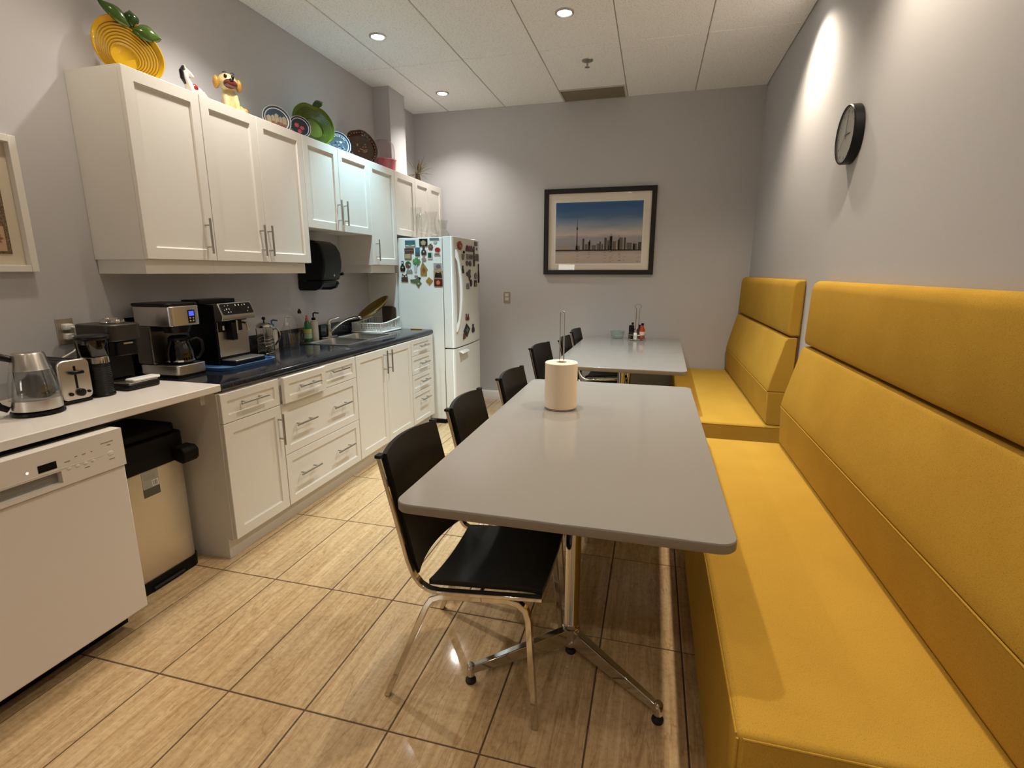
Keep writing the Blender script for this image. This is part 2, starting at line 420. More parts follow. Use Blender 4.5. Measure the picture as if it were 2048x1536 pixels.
# ceiling: grid plate with lay-in tiles
ceil = struct('ceiling', MB().box(XL - 0.1, XR + 0.1, YB - 0.1, YF + 0.1, ZC + 0.012, ZC + 0.06), TBAR)
gx = [XL] + [-2.158 + 0.6065 * k for k in range(6) if -2.158 + 0.6065 * k < XR] + [XR]
gy = [YF] ; y = 4.236
gy.append(y)
while y - 1.22 > YB: y -= 1.22; gy.append(y)
gy.append(YB); gy = sorted(gy)
for a in range(len(gx) - 1):
    for c in range(len(gy) - 1):
        if gx[a + 1] - gx[a] < 0.02 or gy[c + 1] - gy[c] < 0.02: continue
        g = 0.0035
        o = MB(); x0, x1, y0, y1 = gx[a] + (g if a else 0), gx[a + 1] - (g if gx[a + 1] != XR else 0), gy[c] + (g if c else 0), gy[c + 1] - (g if gy[c + 1] != YF else 0)
        e = 0.004
        o.add([(x0, y0, ZC + .012), (x1, y0, ZC + .012), (x1, y1, ZC + .012), (x0, y1, ZC + .012), (x0, y0, ZC + e), (x1, y0, ZC + e), (x1, y1, ZC + e), (x0, y1, ZC + e), (x0 + e, y0 + e, ZC), (x1 - e, y0 + e, ZC), (x1 - e, y1 - e, ZC), (x0 + e, y1 - e, ZC)],
              [(0, 1, 5, 4), (1, 2, 6, 5), (2, 3, 7, 6), (3, 0, 4, 7), (4, 5, 9, 8), (5, 6, 10, 9), (6, 7, 11, 10), (7, 4, 8, 11), (8, 9, 10, 11)])
        build('ceiling_tile', o, CEIL, ceil, smooth=10)

# ceiling air vent at the far wall
v = thing('ceiling_vent', (-0.645, 5.29, ZC - 0.012), 'brownish rectangular ceiling vent against the far wall', 'vent')
VENT = mat('vent_mesh', (0.20, 0.165, 0.12), 0.8)
build('grille', MB().box(-0.93, -0.36, 5.13, 5.44, ZC - 0.006, ZC), VENT, v)
fr = MB()
for a in ((-0.937, -0.353, 5.123, 5.130), (-0.937, -0.353, 5.44, 5.447), (-0.937, -0.93, 5.13, 5.44), (-0.36, -0.353, 5.13, 5.44)): fr.box(a[0], a[1], a[2], a[3], ZC - 0.012, ZC)
build('frame', fr, mat('vent_frame', (0.5, 0.46, 0.4), 0.6), v)
# sprinkler head
sp = thing('sprinkler_head', (-0.603, 4.50, ZC - 0.06), 'small metal sprinkler head hanging from the ceiling', 'sprinkler')
build('escutcheon', MB().lathe([(0.045, 0), (0.043, -0.006), (0.026, -0.012), (0.02, -0.012)], (-0.603, 4.50, ZC), 20), NICKEL, sp)
build('stem', MB().cyl((-0.603, 4.50, ZC - 0.045), 0.008, 0.036, seg=10), NICKEL, sp)
build('deflector', MB().lathe([(0.006, 0), (0.02, 0.002), (0.02, 0.004), (0.006, 0.006)], (-0.603, 4.50, ZC - 0.053), 12), NICKEL, sp)

# recessed downlights
TRIMC = mat('downlight_trim', (0.55, 0.52, 0.48), 0.3, 0.6)
BAFF = mat('downlight_baffle', (0.5, 0.48, 0.45), 0.3, 0.8)
for li, (x, y, colr, watts, beam, where) in enumerate(LAMPS):
    d = thing('ceiling_downlight', (x, y, ZC - 0.012), 'round recessed ceiling downlight ' + where, 'ceiling light', 'recessed ceiling downlights')
    build('trim_ring', MB().lathe([(0.062, -0.001), (0.060, -0.009), (0.050, -0.011), (0.044, -0.006), (0.044, -0.001)], (x, y, ZC), 28, caps=False), TRIMC, d)
    nm = 'lens_%d' % li
    build('lens', MB().lathe([(0.0435, -0.0012), (0.040, -0.0055), (0.02, -0.0085), (0.001, -0.009)], (x, y, ZC), 24), mat(nm, (0.9, 0.9, 0.9), 0.3, emit=tuple(0.35 * c + 0.65 for c in colr), es=14), d)
    ld = bpy.data.lights.new('spot', 'SPOT'); ld.energy = watts; ld.color = colr; ld.spot_size = math.radians(beam); ld.spot_blend = 0.9; ld.shadow_soft_size = 0.035
    lo = bpy.data.objects.new('lamp_light', ld); COL.objects.link(lo); lo.parent = d; lo.location = (0, 0, -0.012)

# ================================================================== CABINETS
def shaker(y0, y1, z0, z1, xf, th=0.02, rail=0.052, rec=0.009, ch=0.007):
    """door or drawer front facing +x with a recessed centre panel"""
    xb = xf - th; e = 0.002
    o = MB()
    def ring(d, x): return [(x, y0 + d, z0 + d), (x, y1 - d, z0 + d), (x, y1 - d, z1 - d), (x, y0 + d, z1 - d)]
    R = [ring(0, xb), ring(0, xf - e), ring(e, xf), ring(rail, xf), ring(rail + ch * 0.35, xf - rec * 0.75), ring(rail + ch, xf - rec)]
    vs = [p for q in R for p in q]; fs = [(3, 2, 1, 0)]
    for k in range(len(R) - 1):
        for i in range(4): fs.append((k * 4 + i, k * 4 + (i + 1) % 4, (k + 1) * 4 + (i + 1) % 4, (k + 1) * 4 + i))
    k = (len(R) - 1) * 4; fs.append((k, k + 1, k + 2, k + 3))
    return o.add(vs, fs)

def bar_handle(p, length, vertical, xf, r=0.0058, stand=0.034):
    """round bar pull on two posts; p = (y, z) centre"""
    y, z = p; o = MB(); x = xf + stand; h = length / 2
    if vertical:
        o.cyl((x, y, z - h), r, length, 'z', 12)
        for s in (-0.62, 0.62): o.cyl((xf - 0.001, y, z + s * h), r * 0.75, stand + 0.001, 'x', 8)
    else:
        o.cyl((x, y - h, z), r, length, 'y', 12)
        for s in (-0.62, 0.62): o.cyl((xf - 0.001, y + s * h, z), r * 0.75, stand + 0.001, 'x', 8)
    return o

GAP = 0.0016
def front(root, name, y0, y1, z0, z1, xf, handles, rail=0.052):
    d = build(name, shaker(y0 + GAP, y1 - GAP, z0 + GAP, z1 - GAP, xf, rail=rail), CABW, root, smooth=15)
    for (hy, hz, ln, vert) in handles:
        build('handle', bar_handle((hy, hz), ln, vert, xf), NICKEL, d)
    return d

XB = -1.926       # front plane of base doors
XC = XB - 0.021   # front of base carcasses
BX = XL + 0.002   # back of carcasses
def base_unit(y0, y1, label, hollow=False):
    c = thing('base_cabinet', ((XC + BX) / 2, (y0 + y1) / 2, 0), label, 'cabinet', 'white base cabinets along the left wall')
    b = MB()
    if hollow:
        t = 0.016
        b.box(BX, XC, y0 + 0.0005, y0 + t, 0.105, 0.853).box(BX, XC, y1 - t, y1 - 0.0005, 0.105, 0.853).box(BX, BX + t, y0 + t, y1 - t, 0.105, 0.853).box(BX + t, XC, y0 + t, y1 - t, 0.105, 0.105 + t)
    else:
        b.box(BX, XC, y0 + 0.0005, y1 - 0.0005, 0.105, 0.853)
    build('carcass', b, CABW, c)
    build('toe_kick', MB().box(-1.995, -1.979, y0 + 0.0005, y1 - 0.0005, 0.0, 0.105), CABW, c)
    return c

a = base_unit(1.918, 2.300, 'white base cabinet with one drawer over one door, next to the waste bin')
build('side_panel', MB().prism([(BX, 0), (-1.979, 0), (-1.979, 0.105), (XC, 0.105), (XC, 0.853), (BX, 0.853)], 'y', 1.900, 1.918), CABW, a)
front(a, 'drawer', 1.903, 2.300, 0.703, 0.851, XB, [(2.088, 0.788, 0.185, False)], rail=0.038)
front(a, 'door', 1.903, 2.300, 0.108, 0.703, XB, [(2.268, 0.575, 0.172, True)])
a = base_unit(2.300, 3.058, 'wide white base cabinet with four drawers and six bar pulls')
front(a, 'drawer', 2.304, 2.680, 0.706, 0.853, XB + 0.028, [(2.494, 0.786, 0.185, False)], rail=0.038)
front(a, 'drawer', 2.680, 3.056, 0.706, 0.851, XB, [(2.842, 0.800, 0.178, False)], rail=0.038)
front(a, 'drawer', 2.302, 3.056, 0.409, 0.706, XB, [(2.472, 0.566, 0.18, False), (2.839, 0.570, 0.188, False)], rail=0.045)
front(a, 'drawer', 2.302, 3.056, 0.110, 0.409, XB, [(2.475, 0.269, 0.185, False), (2.847, 0.274, 0.187, False)], rail=0.045)
a = base_unit(3.058, 3.905, 'white double-door base cabinet under the sink', hollow=True)
front(a, 'door', 3.060, 3.474, 0.110, 0.851, XB, [(3.436, 0.750, 0.172, True)])
front(a, 'door', 3.474, 3.903, 0.110, 0.851, XB, [(3.510, 0.750, 0.172, True)])
a = base_unit(3.905, 4.362, 'narrow white base cabinet with four stacked drawers beside the refrigerator')
zz = [0.110, 0.300, 0.395 + 0.0, 0.552, 0.712, 0.851]
for (za, zb) in ((0.110, 0.394), (0.394, 0.550), (0.550, 0.712), (0.712, 0.851)):
    hz = (za + zb) / 2 + 0.005 if za > 0.2 else 0.315
    front(a, 'drawer', 3.907, 4.292, za, zb, XB, [(4.120, hz, 0.165, False)], rail=0.036)
build('filler_strip', MB().box(XC, XC + 0.012, 4.294, 4.362, 0.105, 0.853), CABW, a)

# black worktop with sink cut-out and backsplash lip
SX0, SX1, SY0, SY1 = -2.455, -2.085, 3.225, 3.925
XW = -1.929
o = MB()
nose = [(XW - 0.02, 0.856), (XW - 0.006, 0.858), (XW, 0.868), (XW, 0.884), (XW - 0.006, 0.893), (XW - 0.02, 0.896)]
o.prism([(SX1, 0.856)] + nose + [(SX1, 0.896)], 'y', 1.924, 4.366)
o.box(BX, SX0, 1.924, 4.366, 0.856, 0.896).box(SX0, SX1, 1.924, SY0, 0.856, 0.896).box(SX0, SX1, SY1, 4.366, 0.856, 0.896)
wt = build('worktop', o, BTOP, smooth=45); tag(wt, 'glossy black worktop running over the white base cabinets', 'countertop')
bs = build('backsplash', MB().box(XL + 0.001, XL + 0.020, 1.93, 4.34, 0.8965, 1.0), BTOP, bevel=0.003); tag(bs, 'low black backsplash strip along the wall behind the worktop', 'backsplash')
# white counter over the dishwasher
o = MB(); o.prism([(BX, 0.862), (-1.938, 0.862), (-1.934, 0.866), (-1.934, 0.892), (-1.938, 0.896), (BX, 0.896)], 'y', 0.15, 1.9225)
wc = thing('white_counter', ((BX - 1.934) / 2, 1.0, 0), 'glossy white countertop above the dishwasher and bin', 'countertop')
build('slab', o, WTOP, wc)
build('support_leg', MB().box(BX, -2.0, 0.15, 0.17, 0, 0.862), CABW, wc)
build('bracket', MB().box(-2.10, -2.01, 1.872, 1.899, 0.80, 0.862), CABW, wc)

# ---------------- upper cabinets
XU = -2.237; XUC = XU - 0.021; ZT = 2.276
def upper(y0, y1, z0, label):
    c = thing('wall_cabinet', ((XUC + BX) / 2, (y0 + y1) / 2, z0), label, 'cabinet', 'white wall cabinets along the left wall')
    build('carcass', MB().box(BX, XUC, y0 + 0.0005, y1 - 0.0005, z0, ZT), CABW, c)
    return c
def valance(c, y0, y1, z):
    build('light_valance', MB().box(BX, XU - 0.030, y0, y1, z - 0.065, z - 0.0005), CABW, c)
ZB = 1.467
c = upper(1.905, 2.305, ZB, 'tall white wall cabinet with one door, nearest the white picture frame'); valance(c, 1.915, 2.304, ZB)
front(c, 'door', 1.905, 2.305, ZB, ZT, XU, [(2.250, 1.590, 0.175, True)])
c = upper(2.305, 3.098, ZB, 'tall white wall cabinet with two doors under the dog figurine'); valance(c, 2.305, 3.066, ZB)
front(c, 'door', 2.305, 2.694, ZB, ZT, XU, [(2.640, 1.590, 0.175, True)])
front(c, 'door', 2.694, 3.098, ZB, ZT, XU, [(2.704, 1.590, 0.175, True)])
c = upper(3.098, 3.915, 1.705, 'short white wall cabinet with two doors above the towel dispenser')
front(c, 'door', 3.098, 3.490, 1.700, ZT, XU, [(3.452, 1.830, 0.172, True)])
front(c, 'door', 3.490, 3.915, 1.700, ZT, XU, [(3.528, 1.830, 0.172, True)])
c = upper(3.915, 4.345, ZB, 'tall white wall cabinet with one door beside the refrigerator'); valance(c, 3.925, 4.33, ZB)
front(c, 'door', 3.915, 4.345, ZB, ZT, XU, [(3.965, 1.585, 0.172, True)])
c = thing('wall_cabinet', ((XUC + BX) / 2, 4.86, 1.74), 'white wall cabinet with three doors above the refrigerator', 'cabinet', 'white wall cabinets along the left wall')
b = MB(); b.box(BX, XUC, 4.346, 4.606, 1.74, ZT).box(-2.388, XUC, 4.606, 4.912, 1.74, ZT).box(BX, XUC, 4.912, 5.395, 1.74, ZT)
build('carcass', b, CABW, c)
for (ya, yb) in ((4.345, 4.750), (4.750, 5.078), (5.078, 5.395)): front(c, 'door', ya, yb, 1.735, ZT, XU, [])
# gable panel between counter and refrigerator
g = build('gable_panel', MB().box(BX, -2.262, 4.344, 4.362, 0.9665 - 0.07 + 0.0005, 1.400), CABW, bevel=0.001); tag(g, 'white end panel standing on the worktop under the wall cabinet beside the refrigerator', 'panel')

# ================================================================== DISHWASHER
d = thing('dishwasher', (-2.2, 1.095, 0), 'white built-in dishwasher with control panel under the white counter', 'dishwasher')
DWW = mat('dishwasher_enamel', (0.72, 0.67, 0.62), 0.35)
Y0, Y1 = 0.792, 1.398; XD = -1.895
build('body', MB().box(-2.50, XD - 0.045, Y0 + 0.004, Y1 - 0.004, 0.10, 0.848), DARKG, d)
build('kick_plate', MB().box(-2.03, -2.015, Y0 + 0.004, Y1 - 0.004, 0.0, 0.10), BLACKM, d)
build('door', MB().box(XD - 0.045, XD, Y0, Y1, 0.098, 0.700), DWW, d, bevel=0.005)
PX = XD + 0.008
# control panel with a recessed grip pocket (y 1.03 to 1.20)
py0, py1, pz0, pz1 = 0.985, 1.180, 0.715, 0.757
o = MB(); o.box(PX - 0.053, PX, Y0 - 0.001, py0, 0.702, 0.844).box(PX - 0.053, PX, py1, Y1 + 0.001, 0.702, 0.844).box(PX - 0.053, PX, py0, py1, pz1, 0.844).box(PX - 0.053, PX, py0, py1, 0.702, pz0).box(PX - 0.053, PX - 0.025, py0, py1, pz0, pz1)
cp = build('control_panel', o, DWW, d)
build('grip_pocket', MB().box(PX - 0.0249, PX - 0.022, py0, py1, pz0, pz1), mat('grip_grey', (0.30, 0.29, 0.27), 0.5), cp)
build('display', MB().box(PX - 0.001, PX + 0.0012, 1.115, 1.170, 0.772, 0.797), BLACKG, cp)
build('panel_crease', MB().box(PX - 0.001, PX + 0.0015, 0.80, 1.32, 0.7625, 0.7655), DWW, cp)
for k, yy in enumerate((1.205, 1.232, 1.258, 1.284)): build('button', MB().ball((PX, yy, 0.7545 + 0.002), (0.003, 0.008, 0.006), 10, 6), DWW, cp)
build('button', MB().ball((PX, 1.347, 0.762), (0.003, 0.013, 0.010), 12, 6), DWW, cp)
build('indicator_light', MB().ball((PX, 1.085, 0.785), (0.002, 0.004, 0.004), 10, 6), mat('led_white', (1, 0.95, 0.9), 0.4, emit=(1, 0.95, 0.85), es=0.8), cp)
PRINT = mat('grey_print', (0.22, 0.20, 0.18), 0.6)
for (yy, zq, ww) in ((0.93, 0.788, 0.02), (0.995, 0.786, 0.022), (1.203, 0.782, 0.018), (1.232, 0.790, 0.008), (1.258, 0.790, 0.012), (1.284, 0.790, 0.006), (1.34, 0.806, 0.045), (1.345, 0.795, 0.012), (1.35, 0.740, 0.02), (1.262, 0.740, 0.016)):
    build('printed_mark', MB().box(PX - 0.001, PX + 0.0006, yy - ww / 2, yy + ww / 2, zq - 0.0015, zq + 0.0015), PRINT, cp)

# ================================================================== WASTE BIN
d = thing('waste_bin', (-2.25, 1.66, 0), 'steel waste bin with a black top and base under the white counter', 'bin')
BINS = mat('bin_steel', (0.66, 0.60, 0.50), 0.38, 0.85)
bx0, bx1, by0, by1 = -2.42, -2.105, 1.50, 1.845
build('base', MB().prism(rrect(bx0 - 0.004, bx1 + 0.006, by0 - 0.004, by1 + 0.004, 0.05), 'z', 0.0, 0.055), BLACKM, d)
build('body', MB().prism(rrect(bx0, bx1, by0, by1, 0.05, 6), 'z', 0.0555, 0.555), BINS, d)
o = MB(); rings = [(0.0, 0.55), (0.008, 0.56), (0.010, 0.66), (-0.012, 0.69)]
o.prism(rrect(bx0 - 0.006, bx1 + 0.008, by0 - 0.006, by1 + 0.006, 0.05, 6), 'z', 0.556, 0.685)
build('lid_housing', o, BLACKM, d, bevel=0.008)
build('lid', MB().prism(rrect(bx0 + 0.02, bx1 - 0.015, by0 + 0.015, by1 - 0.015, 0.04, 6), 'z', 0.686, 0.725), BLACKM, d, bevel=0.008)
o = MB(); o.prism([(bx1 + 0.009, 0.560), (bx1 + 0.06, 0.545), (bx1 + 0.078, 0.56), (bx1 + 0.082, 0.60), (bx1 + 0.066, 0.622), (bx1 + 0.009, 0.626)], 'y', 1.765, 1.846)
build('handle', o, BLACKM, d, bevel=0.008)
build('foot_pedal', MB().box(bx1 + 0.007, bx1 + 0.020, 1.58, 1.74, 0.012, 0.024), RUBBER, d, bevel=0.004)
st = build('sticker', MB().box(bx1 + 0.0002, bx1 + 0.001, 1.612, 1.690, 0.475, 0.552), mat('sticker_grey', (0.33, 0.33, 0.27), 0.6), d)
build('sticker_band', MB().box(bx1 + 0.001, bx1 + 0.0015, 1.612, 1.690, 0.437, 0.475), mat('sticker_dark', (0.09, 0.085, 0.065), 0.6), st)
build('barcode_field', MB().box(bx1 + 0.001, bx1 + 0.0015, 1.656, 1.686, 0.479, 0.507), mat('sticker_white', (0.7, 0.68, 0.62), 0.6), st)
o = MB()
for k, ww in enumerate((1, 2, 1, 1, 3, 1, 2, 1)):
    o.box(bx1 + 0.0015, bx1 + 0.0018, 1.659 + k * 0.0031, 1.659 + k * 0.0031 + ww * 0.0007, 0.482, 0.504)
build('barcode', o, BLACKM, st)
for zq in (0.518, 0.524, 0.530, 0.538): build('printed_line', MB().box(bx1 + 0.001, bx1 + 0.0013, 1.62, 1.675, zq, zq + 0.0015), PRINT, st)

# ================================================================== REFRIGERATOR
f = thing('refrigerator', (-2.15, 4.74, 0), 'white bottom-freezer refrigerator covered in magnets', 'refrigerator')
FY0, FY1 = 4.385, 5.10; FT = 1.708
build('cabinet', MB().box(-2.385, -1.828, FY0, FY1, 0.045, FT), FRIDGEW, f, bevel=0.006)
build('base_grille', MB().box(-2.37, -1.84, FY0 + 0.01, FY1 - 0.01, 0.0, 0.045), BLACKM, f)
def fdoor(z0, z1):
    pts = []
    for k in range(7):   # gently bowed front with rounded side edges
        pass
    x0, x1 = -1.822, -1.742
    prof = [(x0, FY0), (x1, FY0)]
    for k in range(6):
        a = math.radians(-90 + 15 * k * 90 / 75 * 0.9); prof.append((x1 + 0.02 * math.cos(a) * 1.0, FY0 + 0.022 + 0.022 * math.sin(a)))
    for k in range(1, 8):
        t = k / 8; prof.append((x1 + 0.02 + 0.012 * math.sin(math.pi * t), FY0 + 0.04 + (FY1 - FY0 - 0.08) * t))
    for k in range(6):
        a = math.radians(9 + 81 * k / 5); prof.append((x1 + 0.02 * math.cos(a), FY1 - 0.022 + 0.022 * math.sin(a)))
    prof.append((x0, FY1))
    return MB().prism(prof, 'z', z0, z1)
fd = build('fridge_door', fdoor(0.728, FT + 0.008), FRIDGEW, f, bevel=0.004, smooth=50)
fz = build('freezer_door', fdoor(0.06, 0.716), FRIDGEW, f, bevel=0.004, smooth=50)
build('door_gasket', MB().box(-1.828, -1.822, FY0 + 0.01, FY1 - 0.01, 0.06, FT), DARKG, f)
build('hinge_cap', MB().box(-1.83, -1.745, FY1 - 0.07, FY1 - 0.005, FT + 0.009, FT + 0.022), FRIDGEW, f, bevel=0.006)
# long bowed handle near the left edge of the fridge door
def hpath(t):
    return (-1.718 + 0.052 * math.sin(math.pi * min(max(t, 0), 1)) ** 0.7, 0.87 + 0.735 * t)
o = MB(); N = 22; outer = []; inner = []
for k in range(N + 1):
    t = k / N; x, z = hpath(t)
    outer.append((x + 0.010, z)); inner.append((x - 0.012 if 0.12 < t < 0.90 else -1.722, z))
o.prism([(p[0], p[1]) for p in outer] + [(p[0], p[1]) for p in reversed(inner)], 'y', 4.418, 4.452)
build('door_handle', o, FRIDGEW, fd, bevel=0.004)
o = MB(); o.prism([(-1.722, 0.690), (-1.690, 0.682), (-1.676, 0.668), (-1.680, 0.664), (-1.694, 0.672), (-1.722, 0.676)], 'y', 4.47, 4.66)
build('freezer_handle', o, FRIDGEW, fz, bevel=0.003)

# magnets -----------------------------------------------------------
def mcol(c):
    return mat('magnet_%d_%d_%d' % tuple(int(v * 255) for v in c), tuple(v * 0.72 for v in c), 0.5, spec=0.3)
def shape_pts(kind, a0, a1, b0, b1):
    ca, cb, ra, rb = (a0 + a1) / 2, (b0 + b1) / 2, (a1 - a0) / 2, (b1 - b0) / 2
    if kind == 'rect': return [(a0, b0), (a1, b0), (a1, b1), (a0, b1)]
    if kind == 'oval': return [(ca + ra * math.cos(t), cb + rb * math.sin(t)) for t in [2 * math.pi * k / 16 for k in range(16)]]
    if kind == 'diamond': return [(ca, b0), (a1, cb + rb * .1), (ca - ra * .1, b1), (a0, cb)]
    if kind == 'leaf': return [(ca + ra * q * math.cos(t), cb + rb * q * math.sin(t)) for t, q in [(2 * math.pi * k / 20, (1, .72, .95, .6)[k % 4]) for k in range(20)]]
    if kind == 'house': return [(a0, b0), (a1 - ra * .3, b0), (a1 - ra * .3, cb - rb * .25), (a1, cb - rb * .15), (ca - ra * .35, b1), (a0, cb)]
    if kind == 'bottle': return [(ca - ra * .7, b0), (ca + ra * .7, b0), (a1, b0 + rb * .5), (ca + ra * .8, cb), (ca + ra * .4, cb + rb * .3), (ca + ra * .4, b1), (ca - ra * .4, b1), (ca - ra * .4, cb + rb * .3), (ca - ra * .8, cb), (a0, b0 + rb * .5)]
    if kind == 'beast': return [(a0, b0), (a1, b0), (a1 - ra * .1, cb), (ca + ra * .6, b1), (ca + ra * .3, cb + rb * .6), (ca - ra * .3, cb + rb * .6), (ca - ra * .6, b1), (a0 + ra * .1, cb)]
    if kind == 'gecko': return [(a0, cb + rb * .5), (ca - ra * .2, cb + rb * .6), (ca + ra * .3, b1), (ca + ra * .7, cb + rb * .9), (ca + ra * .5, cb + rb * .2), (a1 - ra * .2, cb - rb * .2), (ca + ra * .5, cb - rb * .5), (ca + ra * .35, b0), (ca + ra * .1, cb - rb * .7), (ca - ra * .1, cb - rb * .2), (a0 + ra * .1, cb)]
    if kind == 'pot': return [(ca - ra * .45, b0), (ca + ra * .45, b0), (a1, b1), (a0, b1)]
def magnet(plane, kind, r, c, label, inner=None, th=0.006):
    a0, a1, b0, b1 = r
    def slab(pts, d0, d1):
        if plane == 'side': return MB().prism(pts, 'y', FY0 - d1, FY0 - d0)
        return MB().prism(pts, 'x', DX(pts) + d0, DX(pts) + d1)
    def DX(pts):
        t = (sum(p[0] for p in pts) / len(pts) - FY0 - 0.04) / (FY1 - FY0 - 0.08)
        return -1.7200 + 0.012 * math.sin(math.pi * min(max(t, 0), 1))
    pts = shape_pts(kind, a0, a1, b0, b1)
    if not inner:
        o = build('fridge_magnet', slab(pts, 0.0003, th), mcol(c))
        return tag(o, label, 'magnet', 'souvenir magnets on the refrigerator')
    ca, cb = (a0 + a1) / 2, (b0 + b1) / 2
    t = thing('fridge_magnet', (ca, FY0, b0) if plane == 'side' else (-1.72, ca, b0), label, 'magnet', 'souvenir magnets on the refrigerator')
    build('backing', slab(pts, 0.0003, th), mcol(c), t)
    for (ik, (u0, u1, v0, v1), ic) in inner:
        q = shape_pts(ik, a0 + (a1 - a0) * u0, a0 + (a1 - a0) * u1, b0 + (b1 - b0) * v0, b0 + (b1 - b0) * v1)
        build('motif', slab(q, th, th + 0.0015), mcol(ic), t)
    return t
GR, RD, GD, BK, WH, TL, BR, TN = (0.07, 0.22, 0.07), (0.45, 0.03, 0.02), (0.50, 0.30, 0.07), (0.02, 0.018, 0.018), (0.72, 0.70, 0.66), (0.06, 0.17, 0.20), (0.16, 0.065, 0.035), (0.55, 0.42, 0.25)
GY = (0.22, 0.21, 0.20)
m_ = magnet; s_ = 'side'
m_(s_, 'rect', (-2.18, -2.081, 1.63, 1.686), TL, 'teal lake landscape magnet at the top left of the refrigerator side', [('rect', (.05, .95, .05, .3), WH), ('oval', (.3, .7, .2, .55), (0.10, 0.25, 0.22))])
m_(s_, 'rect', (-2.041, -1.963, 1.633, 1.699), BK, 'black magnet with a golden lit building near the top of the refrigerator side', [('leaf', (.12, .9, .05, .85), TN)])
m_(s_, 'rect', (-1.94, -1.854, 1.688, 1.704), (0.13, 0.20, 0.28), 'thin slate-blue strip magnet at the top edge of the refrigerator side')
m_(s_, 'oval', (-1.905, -1.871, 1.655, 1.68), (0.55, 0.57, 0.55), 'tiny pale grey magnet below the blue strip magnet')
m_(s_, 'leaf', (-1.96, -1.908, 1.594, 1.66), (0.22, 0.07, 0.04), 'reddish brown figure magnet beside the golden building magnet', [('oval', (.25, .75, .3, .7), (0.18, 0.18, 0.14))])
m_(s_, 'rect', (-2.188, -2.098, 1.573, 1.618), (0.10, 0.06, 0.05), 'dark sunset landscape magnet under the teal landscape magnet', [('rect', (.05, .95, .45, .62), (0.35, 0.14, 0.10))])
m_(s_, 'rect', (-2.084, -2.04, 1.549, 1.624), (0.07, 0.21, 0.30), 'upright blue mountain picture magnet', [('beast', (.1, .95, .05, .5), (0.10, 0.12, 0.09))])
m_(s_, 'bottle', (-2.027, -1.975, 1.557, 1.631), (0.07, 0.045, 0.035), 'dark brown bell-shaped magnet below the golden building magnet', [('oval', (.4, .65, .3, .5), WH)])
m_(s_, 'rect', (-2.19, -2.122, 1.52, 1.571), (0.16, 0.12, 0.05), 'cream portrait magnet with a brown border', [('rect', (.08, .9, .15, .95), TN)])
m_(s_, 'rect', (-1.965, -1.918, 1.523, 1.582), WH, 'white magnet with a dark green square', [('rect', (.15, .8, .2, .9), (0.02, 0.09, 0.06))])
m_(s_, 'leaf', (-1.898, -1.839, 1.579, 1.626), (0.5, 0.02, 0.015), 'bright red maple leaf magnet on the refrigerator side')
m_(s_, 'beast', (-1.902, -1.844, 1.554, 1.5785), (0.5, 0.46, 0.38), 'pale striped magnet under the red maple leaf magnet', [('rect', (.2, .8, .3, .6), (0.12, 0.16, 0.12))])
m_(s_, 'bottle', (-2.023, -1.98, 1.506, 1.556), (0.45, 0.30, 0.26), 'pinkish figure magnet under the brown bell magnet')
t_ = m_(s_, 'leaf', (-2.117, -2.034, 1.461, 1.541), (0.10, 0.30, 0.09), 'green leafy cabbage magnet with a white stalk', [('oval', (.2, .6, .35, .8), (0.16, 0.42, 0.14))])
build('stalk', MB().prism(shape_pts('pot', -2.106, -2.067, 1.406, 1.475), 'y', FY0 - 0.006, FY0 - 0.0003), mcol((0.62, 0.64, 0.64)), t_)
m_(s_, 'bottle', (-2.239, -2.188, 1.414, 1.505), (0.025, 0.025, 0.015), 'black bottle-shaped magnet with a pale diamond label', [('diamond', (.3, .75, .28, .5), TN), ('rect', (.35, .65, .78, .92), WH)])
m_(s_, 'oval', (-2.186, -2.131, 1.444, 1.505), (0.05, 0.13, 0.06), 'round red and green wreath magnet', [('leaf', (.05, .8, .1, .6), (0.45, 0.05, 0.07)), ('oval', (.5, .95, .3, .6), WH)])
m_(s_, 'beast', (-2.179, -2.118, 1.401, 1.436), (0.30, 0.34, 0.30), 'small grey green animal magnet under the wreath magnet')
m_(s_, 'house', (-2.039, -1.968, 1.38, 1.500), (0.42, 0.25, 0.08), 'golden brown birdhouse-shaped magnet', [('diamond', (.25, .7, .15, .6), (0.35, 0.10, 0.03))])
m_(s_, 'beast', (-2.232, -2.165, 1.323, 1.397), (0.10, 0.055, 0.045), 'dark brown bear magnet at the lower left of the group', [('oval', (.15, .4, .55, .75), WH), ('oval', (.6, .85, .55, .75), WH)])
m_(s_, 'oval', (-2.102, -2.066, 1.369, 1.381), (0.3, 0.33, 0.38), 'tiny blue grey magnet above the green gecko magnet')
m_(s_, 'gecko', (-2.144, -2.02, 1.271, 1.366), (0.13, 0.19, 0.09), 'green gecko-shaped magnet at the bottom of the group', [('oval', (.6, .72, .3, .45), WH), ('oval', (.7, .82, .8, .98), BK)])
m_(s_, 'diamond', (-1.99, -1.921, 1.296, 1.365), (0.48, 0.27, 0.06), 'gold diamond-shaped magnet left of the red flower magnet', [('oval', (.3, .7, .3, .7), (0.55, 0.25, 0.03))])
m_(s_, 'rect', (-1.91, -1.834, 1.436, 1.487), (0.50, 0.43, 0.36), 'faded street photo magnet near the refrigerator door', [('oval', (.3, .9, .1, .8), (0.2, 0.16, 0.17))])
m_(s_, 'rect', (-1.912, -1.829, 1.355, 1.423), (0.55, 0.36, 0.16), 'tan magnet with a black cat picture', [('beast', (.12, .98, .08, .85), BK)])
m_(s_, 'rect', (-1.91, -1.829, 1.284, 1.348), (0.13, 0.018, 0.012), 'dark red magnet with an orange flower', [('leaf', (.2, .78, .15, .88), (0.75, 0.22, 0.12))])
q_ = 'front'
